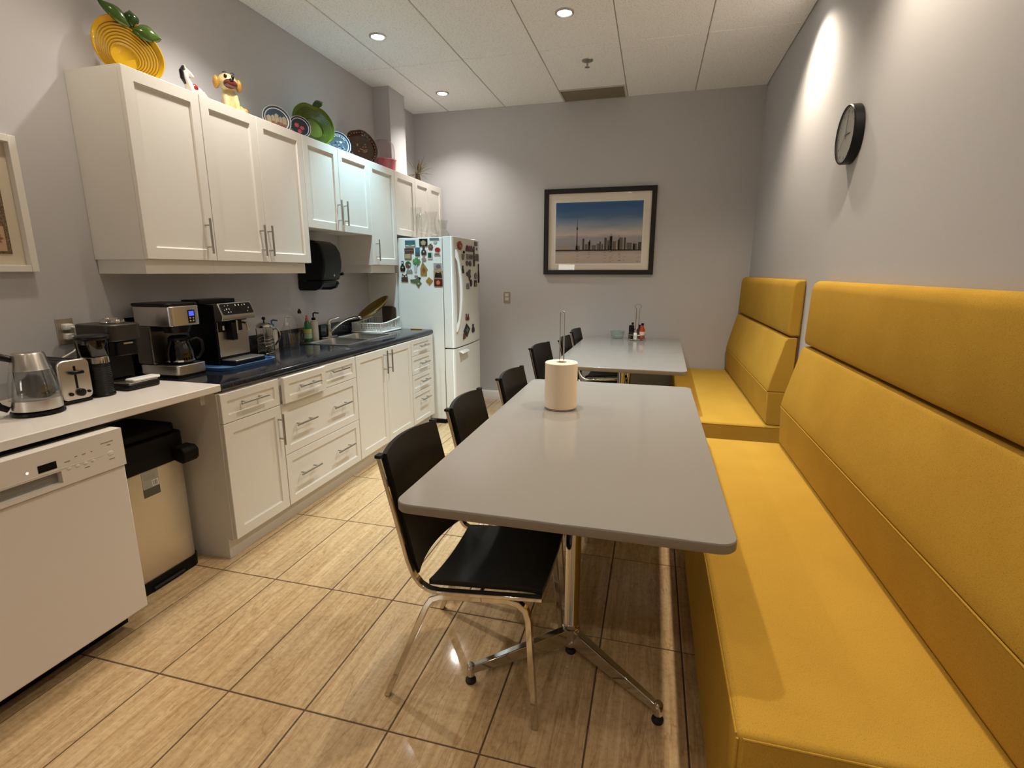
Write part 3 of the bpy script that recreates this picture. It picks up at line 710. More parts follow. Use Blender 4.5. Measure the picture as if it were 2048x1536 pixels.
m_(q_, 'leaf', (4.46, 4.60, 1.60, 1.685), (0.42, 0.06, 0.03), 'large red and gold rooster magnet at the top of the refrigerator door', [('oval', (.45, .8, .2, .6), GD), ('oval', (.35, .55, .35, .6), WH)])
m_(q_, 'oval', (4.60, 4.64, 1.575, 1.602), BK, 'small black tail magnet under the rooster magnet')
m_(q_, 'beast', (4.66, 4.865, 1.598, 1.655), (0.15, 0.06, 0.055), 'wide dark red village magnet on the refrigerator door', [('oval', (.3, .55, .4, .95), (0.35, 0.06, 0.06))])
m_(q_, 'rect', (4.93, 5.01, 1.658, 1.700), GY, 'square grey magnet at the top right of the refrigerator door')
m_(q_, 'oval', (4.983, 5.017, 1.619, 1.646), (0.3, 0.27, 0.25), 'tiny grey oval magnet at the right of the refrigerator door')
m_(q_, 'bottle', (4.885, 4.925, 1.463, 1.652), (0.05, 0.03, 0.025), 'long thin dark wooden spoon magnet in the middle of the refrigerator door')
m_(q_, 'rect', (4.967, 5.05, 1.516, 1.584), (0.19, 0.14, 0.12), 'upright brown picture magnet at the right edge of the refrigerator door')
m_(q_, 'pot', (4.565, 4.635, 1.518, 1.570), (0.26, 0.25, 0.23), 'small grey vase-shaped magnet beside the door handle')
m_(q_, 'rect', (4.685, 4.872, 1.525, 1.575), (0.36, 0.33, 0.31), 'wide grey photo magnet below the village magnet', [('oval', (.3, .9, .15, .85), (0.13, 0.12, 0.12))])
m_(q_, 'oval', (4.665, 4.73, 1.466, 1.514), (0.17, 0.16, 0.15), 'left one of two round grey magnets below the grey photo magnet')
m_(q_, 'oval', (4.748, 4.812, 1.462, 1.514), (0.14, 0.12, 0.11), 'right one of two round grey magnets below the grey photo magnet')
m_(q_, 'bottle', (4.56, 4.615, 1.398, 1.468), (0.03, 0.025, 0.025), 'small black doll magnet beside the door handle')
m_(q_, 'gecko', (4.672, 4.805, 1.322, 1.434), (0.10, 0.11, 0.10), 'dark green branching magnet in the middle of the refrigerator door')
m_(q_, 'bottle', (5.035, 5.080, 1.302, 1.491), (0.08, 0.03, 0.025), 'long dark red spoon magnet at the right edge of the refrigerator door')
m_(q_, 'leaf', (4.908, 4.988, 1.338, 1.404), (0.28, 0.27, 0.30), 'pale grey star magnet on the right of the refrigerator door')
m_(q_, 'rect', (4.904, 4.978, 1.268, 1.330), (0.07, 0.05, 0.045), 'dark magnet with a white arch at the bottom of the door group', [('pot', (.3, .7, .05, .6), WH)])
m_(q_, 'oval', (4.77, 4.823, 1.272, 1.340), (0.05, 0.045, 0.045), 'black oval magnet at the bottom of the door group')
m_(q_, 'beast', (4.665, 4.742, 1.250, 1.308), (0.27, 0.26, 0.25), 'light grey animal magnet at the bottom of the door group')
m_(q_, 'bottle', (4.634, 4.672, 0.959, 1.022), (0.20, 0.05, 0.04), 'left of two small red figure magnets low on the refrigerator door')
m_(q_, 'bottle', (4.682, 4.722, 0.956, 1.018), (0.17, 0.05, 0.04), 'right of two small red figure magnets low on the refrigerator door')
m_(q_, 'diamond', (4.575, 4.745, 0.800, 0.930), (0.03, 0.028, 0.028), 'black diamond-shaped magnet low on the refrigerator door', [('diamond', (.3, .7, .3, .7), GY)])
m_(q_, 'bottle', (4.80, 4.88, 0.825, 0.907), (0.06, 0.05, 0.05), 'dark key-shaped magnet low on the refrigerator door')
m_(q_, 'beast', (4.562, 4.624, 0.79, 0.845), (0.26, 0.05, 0.035), 'small red animal magnet lowest on the refrigerator door')

# vases on the fridge
def lathe_thing(name, prof, c, material, label, cat, seg=28, group=None):
    o = build(name, MB().lathe(prof, c, seg, caps=False), material, smooth=60); return tag(o, label, cat, group)
zf = FT + 0.0005
def vase(prof_out, th):
    inner = [(max(r - th, 0.001), h) for r, h in prof_out if h > 0.012]
    return [(0.001, 0)] + prof_out + list(reversed(inner)) + [(0.001, 0.012)]
lathe_thing('glass_vase', vase([(0.044, 0), (0.046, 0.01), (0.046, 0.265)], 0.003), (-2.09, 4.445, zf), GLASS, 'tall straight cylindrical clear glass vase on the refrigerator', 'vase', group='glass vases on the refrigerator')
lathe_thing('glass_vase', vase([(0.055, 0), (0.060, 0.012), (0.054, 0.04), (0.040, 0.09), (0.037, 0.13), (0.040, 0.17), (0.050, 0.205), (0.058, 0.222), (0.058, 0.230)], 0.003), (-1.97, 4.50, zf), GLASS, 'hourglass-shaped clear glass vase with flared rim on the refrigerator', 'vase', group='glass vases on the refrigerator')
CUT = glass('cut_crystal', (0.95, 0.96, 0.95), 0.06)
nb = noise_n = None
o = MB().lathe(vase([(0.060, 0), (0.063, 0.02), (0.058, 0.05), (0.034, 0.085), (0.036, 0.11), (0.043, 0.15), (0.047, 0.165)], 0.005), (-1.90, 4.60, zf), 12, caps=False)
tag(build('glass_vase', o, CUT, smooth=5), 'short faceted cut-crystal vase at the front of the refrigerator top', 'vase', 'glass vases on the refrigerator')
lathe_thing('glass_vase', vase([(0.05, 0), (0.052, 0.01), (0.052, 0.19), (0.040, 0.215), (0.036, 0.225)], 0.003), (-2.12, 4.61, zf), GLASS, 'clear glass jar-like vase standing behind the hourglass vase', 'vase', group='glass vases on the refrigerator')

# ================================================================== TABLES
ZTAB = 0.762
def table(loc, rotz, label, near_end=-0.46):
    t = thing('dining_table', loc, label, 'table', 'grey rectangular dining tables', rotz)
    hw, hl = 0.465, 0.915
    build('tabletop', MB().prism(rrect(-hw + 0.001, hw - 0.001, -hl + 0.001, hl - 0.001, 0.045, 8), 'z', ZTAB - 0.028, ZTAB), TABLE, t, local=True, bevel=0.002)
    o = MB(); P0 = rrect(-hw, hw, -hl, hl, 0.046, 8); P1 = rrect(-hw + 0.003, hw - 0.003, -hl + 0.003, hl - 0.003, 0.044, 8); k = len(P0)
    o.add([(*p, ZTAB - 0.030) for p in P1] + [(*p, ZTAB - 0.026) for p in P0] + [(*p, ZTAB - 0.004) for p in P0] + [(*p, ZTAB - 0.0008) for p in P1],
          [(r_ * k + i, r_ * k + (i + 1) % k, (r_ + 1) * k + (i + 1) % k, (r_ + 1) * k + i) for r_ in range(3) for i in range(k)])
    build('edge_band', o, TEDGE, t, local=True)
    for s in (-1, 1):
        py = s * 0.455
        pole = build('pedestal_post', MB().lathe([(0.029, 0.115), (0.031, 0.118), (0.031, 0.135), (0.0275, 0.14), (0.0275, ZTAB - 0.048)], (0, py, 0), 24), CHROME, t, local=True)
        build('hub', MB().lathe([(0.010, 0.03), (0.030, 0.04), (0.033, 0.05), (0.033, 0.112), (0.030, 0.1145)], (0, py, 0), 24), CHROME, t, local=True)
        build('mounting_plate', MB().box(-0.16, 0.16, py - 0.16, py + 0.16, ZTAB - 0.047, ZTAB - 0.0285), DARKG, t, local=True, bevel=0.004)
        build('glide', MB().lathe([(0.018, 0.0), (0.020, 0.004), (0.020, 0.012), (0.008, 0.018), (0.008, 0.03)], (0, py, 0), 16), RUBBER, t, local=True)
        for q in (-1, 1):
            dx, dy = q * 0.317, s * 0.238
            L = math.hypot(dx, dy); ang = math.atan2(dy, dx)
            o = MB()
            # tapered flat arm from hub to foot
            A = [(0.025, 0.045, 0.020), (0.025, 0.108, 0.016), (L, 0.040, 0.012), (L, 0.066, 0.010)]
            vs = []
            for (u, z_, hw_) in A: vs += [(u, -hw_, z_), (u, hw_, z_)]
            o.add(vs, [(0, 1, 3, 2), (4, 6, 7, 5), (0, 4, 5, 1), (2, 3, 7, 6), (0, 2, 6, 4), (1, 5, 7, 3)])
            o.rot(ang, 'Z', (0, 0, 0)); o.v = [(x, y + py, z_) for x, y, z_ in o.v]
            arm = build('arm', o, CHROME, t, local=True, bevel=0.003)
            build('foot_cap', MB().lathe([(0.013, 0.026), (0.0145, 0.03), (0.0145, 0.068), (0.010, 0.074)], (dx, py + dy, 0), 14), CHROME, arm, local=True)
            build('glide', MB().lathe([(0.017, 0.0), (0.019, 0.004), (0.019, 0.012), (0.007, 0.018), (0.007, 0.028)], (dx, py + dy, 0), 14), RUBBER, arm, local=True)
    return t
table((-0.228, 2.157, 0), math.radians(0.0), 'grey dining table nearest the viewer, with the paper towel roll on it')
table((-0.200, 4.485, 0), math.radians(-1.0), 'grey dining table at the far wall, with the condiment caddy on it')

# ================================================================== CHAIRS
def make_chair(label):
    c = thing('dining_chair', (0, 0, 0), label, 'chair', 'black leather chairs along the tables')
    rail = [(-0.252, 0.845), (-0.205, 0.653), (-0.168, 0.502), (-0.150, 0.452), (-0.128, 0.424), (-0.100, 0.409), (-0.065, 0.406), (0.275, 0.440)]
    for s in (-1, 1):
        y = s * 0.206
        fr_ = build('side_rail', MB().strip(rail, 0.013, y - 0.0125, y + 0.0125), CHROME, c, local=True, bevel=0.002)
        build('end_cap', MB().box(-0.262, -0.242, y - 0.0145, y + 0.0145, 0.843, 0.853), BLACK, fr_, local=True)
        yl = s * 0.206
        # rear and front leg of the inverted U under the rail
        rear = [(-0.252, 0.0), (-0.228, 0.062), (-0.108, 0.350), (-0.090, 0.378), (-0.062, 0.391), (-0.03, 0.3965), (0.08, 0.4075)]
        frnt = [(0.08, 0.4075), (0.165, 0.416), (0.198, 0.410), (0.222, 0.392), (0.232, 0.362), (0.258, 0.062), (0.263, 0.0)]
        for pth in (rear, frnt):
            dz = [p[1] for p in pth]
            o = MB().strip(pth, 0.020, yl - 0.011, yl + 0.011)
            o.v = [(x, y_ + s * 0.034 * (1 - min(z / 0.40, 1)), max(z, 0.0)) for x, y_, z in o.v]
            build('leg', o, CHROME, c, local=True, bevel=0.0025)
    def seat(u, v):
        y = -0.193 + 0.386 * u; x = -0.105 + 0.375 * v
        return (x, y, 0.412 + 0.034 * v + 0.004 - 0.018 * (1 - (2 * u - 1) ** 2) + (0.0 if v < 0.9 else -0.10 * (v - 0.9)))
    build('seat', MB().sheet(13, 13, seat, (0, 0, 0.018)), LEATHER, c, local=True, smooth=60)
    def back(u, v):
        y = -0.193 + 0.386 * u; z = 0.448 + 0.40 * v
        x = -0.155 + (-0.252 + 0.155) * v
        bow = (1 - (2 * u - 1) ** 2)
        return (x - 0.030 * bow, y, z + 0.010 * bow * (1 if v > 0.9 else 0))
    build('backrest', MB().sheet(13, 13, back, (0.017, 0, 0.004)), LEATHER, c, local=True, smooth=60)
    build('stretcher', MB().tube([(0.06, -0.196, 0.392), (0.06, 0.196, 0.392)], 0.007, 8), CHROME, c, local=True)
    return c
chair = make_chair('')
spots = [(-0.548, 1.577, 0, 'black leather chair with chrome legs pulled to the near corner of the first table'),
         (-0.552, 2.150, 0, 'second black leather chair from the viewer, behind the pulled-out one'),
         (-0.515, 2.785, -4, 'third black leather chair from the viewer, nearest the gap between the tables'),
         (-0.590, 3.900, -8, 'black leather chair at the near corner of the far table, fourth from the viewer'),
         (-0.478, 4.435, -2, 'black leather chair in the middle of the far table, fifth from the viewer'),
         (-0.475, 5.075, -3, 'black leather chair closest to the far wall')]
for k, (x, y, a, lab) in enumerate(spots):
    o = chair if k == 0 else copy_tree(chair)
    o.location = (x, y, 0); o.rotation_euler = (0, 0, math.radians(a)); o['label'] = lab

# ================================================================== BENCHES
def bench(y0, y1, label):
    c = thing('banquette_bench', (0.55, (y0 + y1) / 2, 0), label, 'bench', 'mustard upholstered benches along the right wall')
    build('seat', MB().box(0.222, 0.862, y0, y1, 0.015, 0.460), FAB, c, bevel=0.016, seg=3)
    pip = MB()
    pip.tube([(0.2235, y0 + 0.012, 0.4485), (0.2235, y1 - 0.012, 0.4485)], 0.0028, 6)
    pip.tube([(0.235, y0 + 0.0005, 0.4485), (0.85, y0 + 0.0005, 0.4485)], 0.0028, 6)
    pip.tube([(0.2245, y0 + 0.0035, 0.03), (0.2245, y0 + 0.0035, 0.446)], 0.0028, 6)
    build('piping', pip, FAB, c)
    lower = [(0.860, 0.4605), (0.745, 0.4605), (0.733, 0.470), (0.722, 0.676), (0.860, 0.676)]
    mid = [(0.860, 0.677), (0.723, 0.677), (0.722, 0.690), (0.731, 0.740), (0.793, 1.000), (0.806, 1.018), (0.860, 1.021)]
    topc = [(0.872, 1.027), (0.818, 1.027), (0.804, 1.040), (0.800, 1.060), (0.806, 1.320), (0.815, 1.350), (0.835, 1.365), (0.872, 1.367)]
    e = 0.012
    build('lower_back', MB().prism(lower, 'y', y0 + e, y1 - e), FAB, c, bevel=0.006, seg=2)
    build('middle_back', MB().prism(mid, 'y', y0 + e, y1 - e), FAB, c, bevel=0.006, seg=2)
    build('seam_welt', MB().tube([(0.7215, y0 + e + 0.004, 0.6765), (0.7215, y1 - e - 0.004, 0.6765)], 0.0026, 6), FAB, c)
    build('top_back', MB().prism(topc, 'y', y0 + e, y1 - e), FAB, c, bevel=0.012, seg=3)
    build('back_board', MB().box(0.862, 0.873, y0 + 0.02, y1 - 0.02, 0.05, 1.30), SEAM, c)
    return c
bench(1.000, 3.105, 'mustard yellow high-backed bench nearest the viewer')
bench(3.450, 5.435, 'mustard yellow high-backed bench in the far corner')

# ================================================================== PAPER TOWEL
c = (-0.407, 2.415, ZTAB)
t = thing('paper_towel_holder', c, 'chrome paper towel stand with tall looped rod on the near table', 'towel holder')
build('base', MB().lathe([(0.068, 0), (0.072, 0.002), (0.072, 0.005), (0.066, 0.008)], c, 32), CHROME, t)
o = MB(); pth = [(c[0] - 0.010, c[1], c[2] + 0.008), (c[0] - 0.010, c[1], c[2] + 0.455)]
pth += [(c[0] - 0.010 * math.cos(a), c[1], c[2] + 0.457 + 0.012 * math.sin(a)) for a in [math.pi * k / 8 for k in range(9)]] + [(c[0] + 0.010, c[1], c[2] + 0.455), (c[0] + 0.010, c[1], c[2] + 0.008)]
build('rod', o.tube(pth, 0.0032, 8), CHROME, t)
r0 = 0.078
rl = thing('paper_towel_roll', (c[0], c[1], c[2] + 0.0085), 'cream paper towel roll on the near grey table', 'paper towel')
zz0 = c[2] + 0.0085
build('sheets', MB().lathe([(0.026, 0.002), (r0 - 0.003, 0.0), (r0, 0.003), (r0, 0.217), (r0 - 0.003, 0.220), (0.026, 0.220), (0.026, 0.002)], (c[0], c[1], zz0), 40, caps=False), PAPER, rl)
build('core', MB().lathe([(0.0255, 0.0), (0.0255, 0.214), (0.024, 0.214), (0.024, 0.0), (0.0255, 0.0)], (c[0], c[1], zz0), 24, caps=False), mat('cardboard', (0.10, 0.065, 0.035), 0.9), rl)

# ================================================================== CADDY on the far table
c = (-0.135, 5.17, ZTAB)
t = thing('condiment_caddy', c, 'chrome wire condiment caddy with loop handle on the far table', 'caddy')
o = MB()
ring = lambda r_, z_, n_=24: [(c[0] + r_ * math.cos(2 * math.pi * k / n_), c[1] + r_ * math.sin(2 * math.pi * k / n_), z_) for k in range(n_)]
o.tube(ring(0.088, c[2] + 0.012), 0.003, 6, True); o.tube(ring(0.088, c[2] + 0.055), 0.0025, 6, True)
for k in range(4):
    a = math.pi / 4 + math.pi / 2 * k; x, y = math.cos(a), math.sin(a)
    o.tube([(c[0] + 0.088 * x, c[1] + 0.088 * y, c[2]), (c[0] + 0.088 * x, c[1] + 0.088 * y, c[2] + 0.055)], 0.003, 6)
    o.tube([(c[0], c[1], c[2] + 0.012), (c[0] + 0.088 * x, c[1] + 0.088 * y, c[2] + 0.012)], 0.003, 6)
build('basket', o, CHROME, t)
o = MB(); h = c[2] + 0.30
pth = [(c[0] - 0.014, c[1], c[2] + 0.012), (c[0] - 0.014, c[1], h)] + [(c[0] - 0.014 - 0.013 * math.sin(math.pi * k / 10) if k < 5 else c[0] + 0.027 - 0.041 * (1 - (k - 5) / 5) * 0 - 0, c[1], h + 0.02) for k in ()]
loop = [(c[0] - 0.014, c[1], h), (c[0] - 0.030, c[1], h + 0.018), (c[0] - 0.030, c[1], h + 0.034), (c[0] - 0.014, c[1], h + 0.044), (c[0] + 0.014, c[1], h + 0.044), (c[0] + 0.030, c[1], h + 0.034), (c[0] + 0.030, c[1], h + 0.018), (c[0] + 0.014, c[1], h)]
build('loop_handle', o.tube([(c[0] - 0.014, c[1], c[2] + 0.012)] + loop + [(c[0] + 0.014, c[1], c[2] + 0.012)], 0.0035, 8), CHROME, t)
def bottle(name, base, prof, cap, m1, m2, label, cat, band=None):
    b_ = thing(name, base, label, cat, 'bottles in the condiment caddy')
    build('body', MB().lathe(prof, base, 16), m1, b_)
    build('cap', MB().lathe(cap, base, 14), m2, b_)
    if band: build('paper_label', MB().lathe([(band[0], band[1]), (band[0], band[2])], base, 16, caps=False), band[3], b_)
    return b_
zb = c[2] + 0.0155
bottle('pepper_mill', (c[0] - 0.052, c[1] - 0.030, zb), [(0.026, 0), (0.026, 0.06), (0.022, 0.065)], [(0.024, 0.0655), (0.026, 0.070), (0.025, 0.125), (0.020, 0.130)], SMOKE, BLACK, 'black-topped pepper grinder in the caddy', 'grinder')
bottle('salt_shaker', (c[0] - 0.012, c[1] - 0.058, zb), [(0.018, 0), (0.018, 0.055), (0.014, 0.062)], [(0.016, 0.0625), (0.016, 0.080), (0.010, 0.086)], mat('salt', (0.75, 0.72, 0.66), 0.7), STEEL, 'small white salt shaker at the front of the caddy', 'shaker')
bottle('sauce_bottle', (c[0] + 0.050, c[1] - 0.025, zb), [(0.027, 0), (0.027, 0.085), (0.014, 0.115), (0.012, 0.13)], [(0.0135, 0.1305), (0.0135, 0.150)], mat('red_sauce', (0.38, 0.05, 0.02), 0.3), BLACK, 'red sauce bottle with a pale label in the caddy', 'bottle', (0.0276, 0.03, 0.07, mat('label_cream', (0.7, 0.55, 0.45), 0.6)))
bottle('sauce_bottle', (c[0] + 0.020, c[1] + 0.050, zb), [(0.024, 0), (0.024, 0.075), (0.012, 0.10), (0.011, 0.112)], [(0.0125, 0.1125), (0.0125, 0.128)], mat('dark_sauce', (0.05, 0.02, 0.01), 0.2), BLACK, 'dark sauce bottle at the back of the caddy', 'bottle')
bottle('sauce_bottle', (c[0] - 0.045, c[1] + 0.040, zb), [(0.022, 0), (0.022, 0.085), (0.011, 0.11), (0.010, 0.135)], [(0.0115, 0.1355), (0.0115, 0.150)], mat('brown_sauce', (0.10, 0.045, 0.02), 0.25), BLACK, 'tall brown bottle behind the pepper grinder', 'bottle')
o = MB().lathe([(0.001, 0), (0.05, 0), (0.058, 0.004), (0.072, 0.075), (0.070, 0.075), (0.055, 0.008), (0.001, 0.006)], (-0.325, 5.245, ZTAB), 28, caps=False)
tag(build('glass_bowl', o, GLASSG, smooth=60), 'greenish clear glass bowl beside the caddy', 'bowl')

# ================================================================== SKYLINE PICTURE on the far wall
px0, px1, pz0, pz1 = -1.127, -0.018, 1.385, 2.228
yw = YF - 0.0005
t = thing('framed_picture', ((px0 + px1) / 2, yw - 0.015, pz0), 'black framed city skyline picture on the far wall', 'picture')
fw_ = 0.047
o = MB(); o.box(px0, px0 + fw_, yw - 0.03, yw, pz0, pz1).box(px1 - fw_, px1, yw - 0.03, yw, pz0, pz1).box(px0 + fw_, px1 - fw_, yw - 0.03, yw, pz0, pz0 + fw_).box(px0 + fw_, px1 - fw_, yw - 0.03, yw, pz1 - fw_, pz1)
build('frame', o, mat('frame_black', (0.014, 0.011, 0.010), 0.35), t, bevel=0.003)
MATB = mat('mat_board', (0.86, 0.80, 0.70), 0.8)
build('mat_board', MB().box(px0 + fw_, px1 - fw_, yw - 0.010, yw - 0.001, pz0 + fw_, pz1 - fw_), MATB, t)
ix0, ix1, iz0, iz1 = -1.005, -0.140, 1.497, 2.095
build('inner_mat', MB().box(ix0 - 0.018, ix1 + 0.018, yw - 0.0125, yw - 0.0101, iz0 - 0.018, iz1 + 0.018), mat('inner_mat', (0.90, 0.87, 0.80), 0.8), t, bevel=0.001)
SKY = mat('printed_sky', (0.2, 0.3, 0.5), 0.6)
n, l, b = nodes(SKY)
tc = n.new('ShaderNodeTexCoord'); sx = n.new('ShaderNodeSeparateXYZ'); l.new(tc.outputs['Object'], sx.inputs[0])
mr = n.new('ShaderNodeMapRange'); mr.inputs[1].default_value = iz0 - pz0; mr.inputs[2].default_value = iz1 - pz0; l.new(sx.outputs[2], mr.inputs[0])
tn = n.new('ShaderNodeTexNoise'); tn.inputs['Scale'].default_value = 6; tn.inputs['Detail'].default_value = 5
mpz = n.new('ShaderNodeMapping'); mpz.inputs['Scale'].default_value = (0.5, 1, 3); l.new(tc.outputs['Object'], mpz.inputs[0]); l.new(mpz.outputs[0], tn.inputs['Vector'])
ad = n.new('ShaderNodeMath'); ad.operation = 'MULTIPLY_ADD'; ad.inputs[1].default_value = 0.16; l.new(tn.outputs['Fac'], ad.inputs[0]); l.new(mr.outputs[0], ad.inputs[2])
rp = ramp(n, [(0.0, (0.52, 0.43, 0.37)), (0.22, (0.60, 0.51, 0.45)), (0.285, (0.45, 0.39, 0.37)), (0.37, (0.36, 0.35, 0.39)), (0.50, (0.42, 0.40, 0.43)), (0.56, (0.68, 0.58, 0.54)), (0.68, (0.38, 0.43, 0.50)), (0.85, (0.09, 0.19, 0.38)), (1.0, (0.035, 0.13, 0.34))])
l.new(ad.outputs[0], rp.inputs[0]); l.new(rp.outputs[0], b.inputs['Base Color'])
pr_ = build('print', MB().box(ix0, ix1, yw - 0.0135, yw - 0.0126, iz0, iz1), SKY, t)
hz = iz0 + 0.130; W_ = ix1 - ix0
def X_(u): return ix0 + W_ * u
DKB = mat('printed_dark', (0.075, 0.055, 0.045), 0.6); MDB = mat('printed_mid', (0.17, 0.135, 0.11), 0.6); LTB = mat('printed_light', (0.42, 0.34, 0.28), 0.6)
yy0, yy1 = yw - 0.0141, yw - 0.0136
def skl(name, m1, rects): 
    o = MB()
    for (u, wd, h_) in rects: o.box(X_(u), X_(u + wd), yy0, yy1, hz, hz + h_)
    build(name, o, m1, pr_)
o = MB(); tx = X_(0.255)
o.prism([(tx - 0.008, hz), (tx + 0.008, hz), (tx + 0.003, hz + 0.20), (tx + 0.008, hz + 0.205), (tx + 0.008, hz + 0.222), (tx + 0.003, hz + 0.23), (tx + 0.0012, hz + 0.31), (tx - 0.0012, hz + 0.31), (tx - 0.003, hz + 0.23), (tx - 0.008, hz + 0.222), (tx - 0.008, hz + 0.205), (tx - 0.003, hz + 0.20)], 'y', yy0, yy1)
build('tower_print', o, DKB, pr_)
o = MB(); o.prism([(X_(0.02) + 0.15 * k / 10, hz + 0.052 * math.sin(math.pi * k / 10) ** 0.6) for k in range(11)], 'y', yy0, yy1)
build('dome_print', o, LTB, pr_)
skl('tower_blocks_dark', DKB, [(0.32, .022, .115), (0.385, .03, .085), (0.52, .016, .085), (0.575, .026, .12), (0.635, .032, .135), (0.80, .02, .12), (0.96, .035, .075), (0.40, .012, .10), (0.545, .014, .06)])
skl('tower_blocks_mid', MDB, [(0.35, .03, .06), (0.43, .05, .05), (0.49, .03, .065), (0.605, .03, .095), (0.67, .04, .085), (0.745, .04, .12), (0.83, .06, .07), (0.90, .05, .06), (0.24, .05, .045)])
skl('tower_blocks_light', LTB, [(0.71, .035, .10), (0.73, .02, .14), (0.78, .018, .09), (0.645, .015, .155), (0.905, .02, .085), (0.62, .014, .05)])
build('shoreline_print', MB().box(ix0, ix1, yy0, yy1, hz - 0.008, hz + 0.006), DKB, pr_)
o = MB(); random.seed(3)
for k in range(46):
    u = random.choice([.255, .33, .40, .58, .65, .67, .75, .81, .97]) + random.uniform(-.012, .012); q = random.uniform(0.01, 0.115)
    o.box(X_(u) - 0.012, X_(u) + 0.012, yy0, yy1, hz - q, hz - q + 0.0022)
build('water_reflections', o, MDB, pr_)
build('glass_pane', MB().box(px0 + fw_ - 0.002, px1 - fw_ + 0.002, yw - 0.019, yw - 0.0175, pz0 + fw_ - 0.002, pz1 - fw_ + 0.002), PANE, t)

# ================================================================== LEFT WALL PICTURE
xw = XL + 0.0005
t = thing('shadow_box_frame', (xw, 1.42, 1.41), 'white shadow box frame with beaded artwork on the left wall', 'picture')
ya, yb, za, zb_ = 1.18, 1.645, 1.410, 1.946; fwd = 0.028; dp = 0.034
o = MB(); o.box(xw, xw + dp, ya, ya + fwd, za, zb_).box(xw, xw + dp, yb - fwd, yb, za, zb_).box(xw, xw + dp, ya + fwd, yb - fwd, za, za + fwd).box(xw, xw + dp, ya + fwd, yb - fwd, zb_ - fwd, zb_)
build('frame', o, TRIMW, t, bevel=0.002)
build('backing_board', MB().box(xw, xw + 0.006, ya + fwd, yb - fwd, za + fwd, zb_ - fwd), mat('cream_board', (0.62, 0.55, 0.43), 0.8), t)
ART = mat('beaded_cloth', (0.2, 0.14, 0.08), 0.7)
n, l, b = nodes(ART); vt = n.new('ShaderNodeTexVoronoi'); vt.inputs['Scale'].default_value = 160
tc = n.new('ShaderNodeTexCoord'); l.new(tc.outputs['Object'], vt.inputs['Vector'])
rp = ramp(n, [(0.0, (0.30, 0.20, 0.10)), (0.5, (0.15, 0.10, 0.055)), (1.0, (0.06, 0.04, 0.02))]); l.new(vt.outputs['Distance'], rp.inputs[0]); l.new(rp.outputs[0], b.inputs['Base Color'])
art = build('artwork', MB().box(xw + 0.006, xw + 0.009, ya + 0.072, yb - 0.072, za + 0.072, zb_ - 0.072), ART, t)
def patch(y0, y1, z0, z1, c_, kind='rect'):
    build('patch', MB().prism(shape_pts(kind, y0, y1, z0, z1), 'x', xw + 0.009, xw + 0.0115), mat('patch_%d' % int(c_[0] * 999 + c_[1] * 99), c_, 0.7), art)
patch(1.37, 1.556, 1.492, 1.590, (0.50, 0.33, 0.22)); patch(1.29, 1.55, 1.605, 1.70, (0.38, 0.42, 0.36), 'oval'); patch(1.35, 1.555, 1.745, 1.800, (0.48, 0.36, 0.24)); patch(1.39, 1.556, 1.712, 1.742, (0.50, 0.42, 0.30), 'oval'); patch(1.34, 1.555, 1.815, 1.865, (0.40, 0.42, 0.40), 'oval')
for (a_, b_, c_, d_, e_) in ((1.48, 1.55, 1.515, 1.57, (0.28, 0.10, 0.05)), (1.47, 1.53, 1.62, 1.685, (0.10, 0.11, 0.09)), (1.50, 1.55, 1.755, 1.79, (0.30, 0.20, 0.10))): 
    build('patch', MB().prism(shape_pts('leaf', a_, b_, c_, d_), 'x', xw + 0.0115, xw + 0.013), mat('motif_%d' % int(e_[0] * 999), e_, 0.7), art)

# ================================================================== CLOCK
ck = (XR - 0.0005, 2.955, 2.045); R_ = 0.131
t = thing('wall_clock', (XR - 0.03, ck[1], ck[2] - R_), 'round wall clock with black rim on the right wall', 'clock')
build('case', MB().lathe([(R_ - 0.006, -0.001), (R_, -0.004), (R_, -0.042), (R_ - 0.004, -0.046), (R_ - 0.009, -0.044), (R_ - 0.009, -0.036), (R_ - 0.009, -0.03)], ck, 48, 'x'), BLACK, t)
xc = ck[0] - 0.0365
build('dial', MB().lathe([(R_ - 0.010, 0), (R_ - 0.010, 0.003)], (xc, ck[1], ck[2]), 48, 'x'), mat('dial_grey', (0.62, 0.63, 0.61), 0.4), t)
def hand(name, ang, ln, wd, dx):
    o = MB().box(xc - dx, xc - dx + 0.0008, ck[1] - wd / 2, ck[1] + wd / 2, ck[2] - 0.02, ck[2] + ln); o.rot(ang, 'X', ck); return build(name, o, BLACKM, t)
hand('hour_hand', math.radians(92), 0.055, 0.006, 0.002); hand('minute_hand', math.radians(4), 0.085, 0.0035, 0.0035); hand('second_hand', math.radians(-130), 0.09, 0.0015, 0.005)
for k in range(12):
    a = math.radians(30 * k); r1 = R_ - 0.022
    o = MB().box(xc - 0.0012, xc - 0.0004, ck[1] - 0.002, ck[1] + 0.002, ck[2] + r1 - 0.012, ck[2] + r1); o.rot(a, 'X', ck)
    build('hour_mark', o, DARKG, t)
build('glass_cover', MB().lathe([(R_ - 0.0095, 0), (R_ - 0.0095, 0.001)], (ck[0] - 0.0435, ck[1], ck[2]), 48, 'x'), PANE, t)

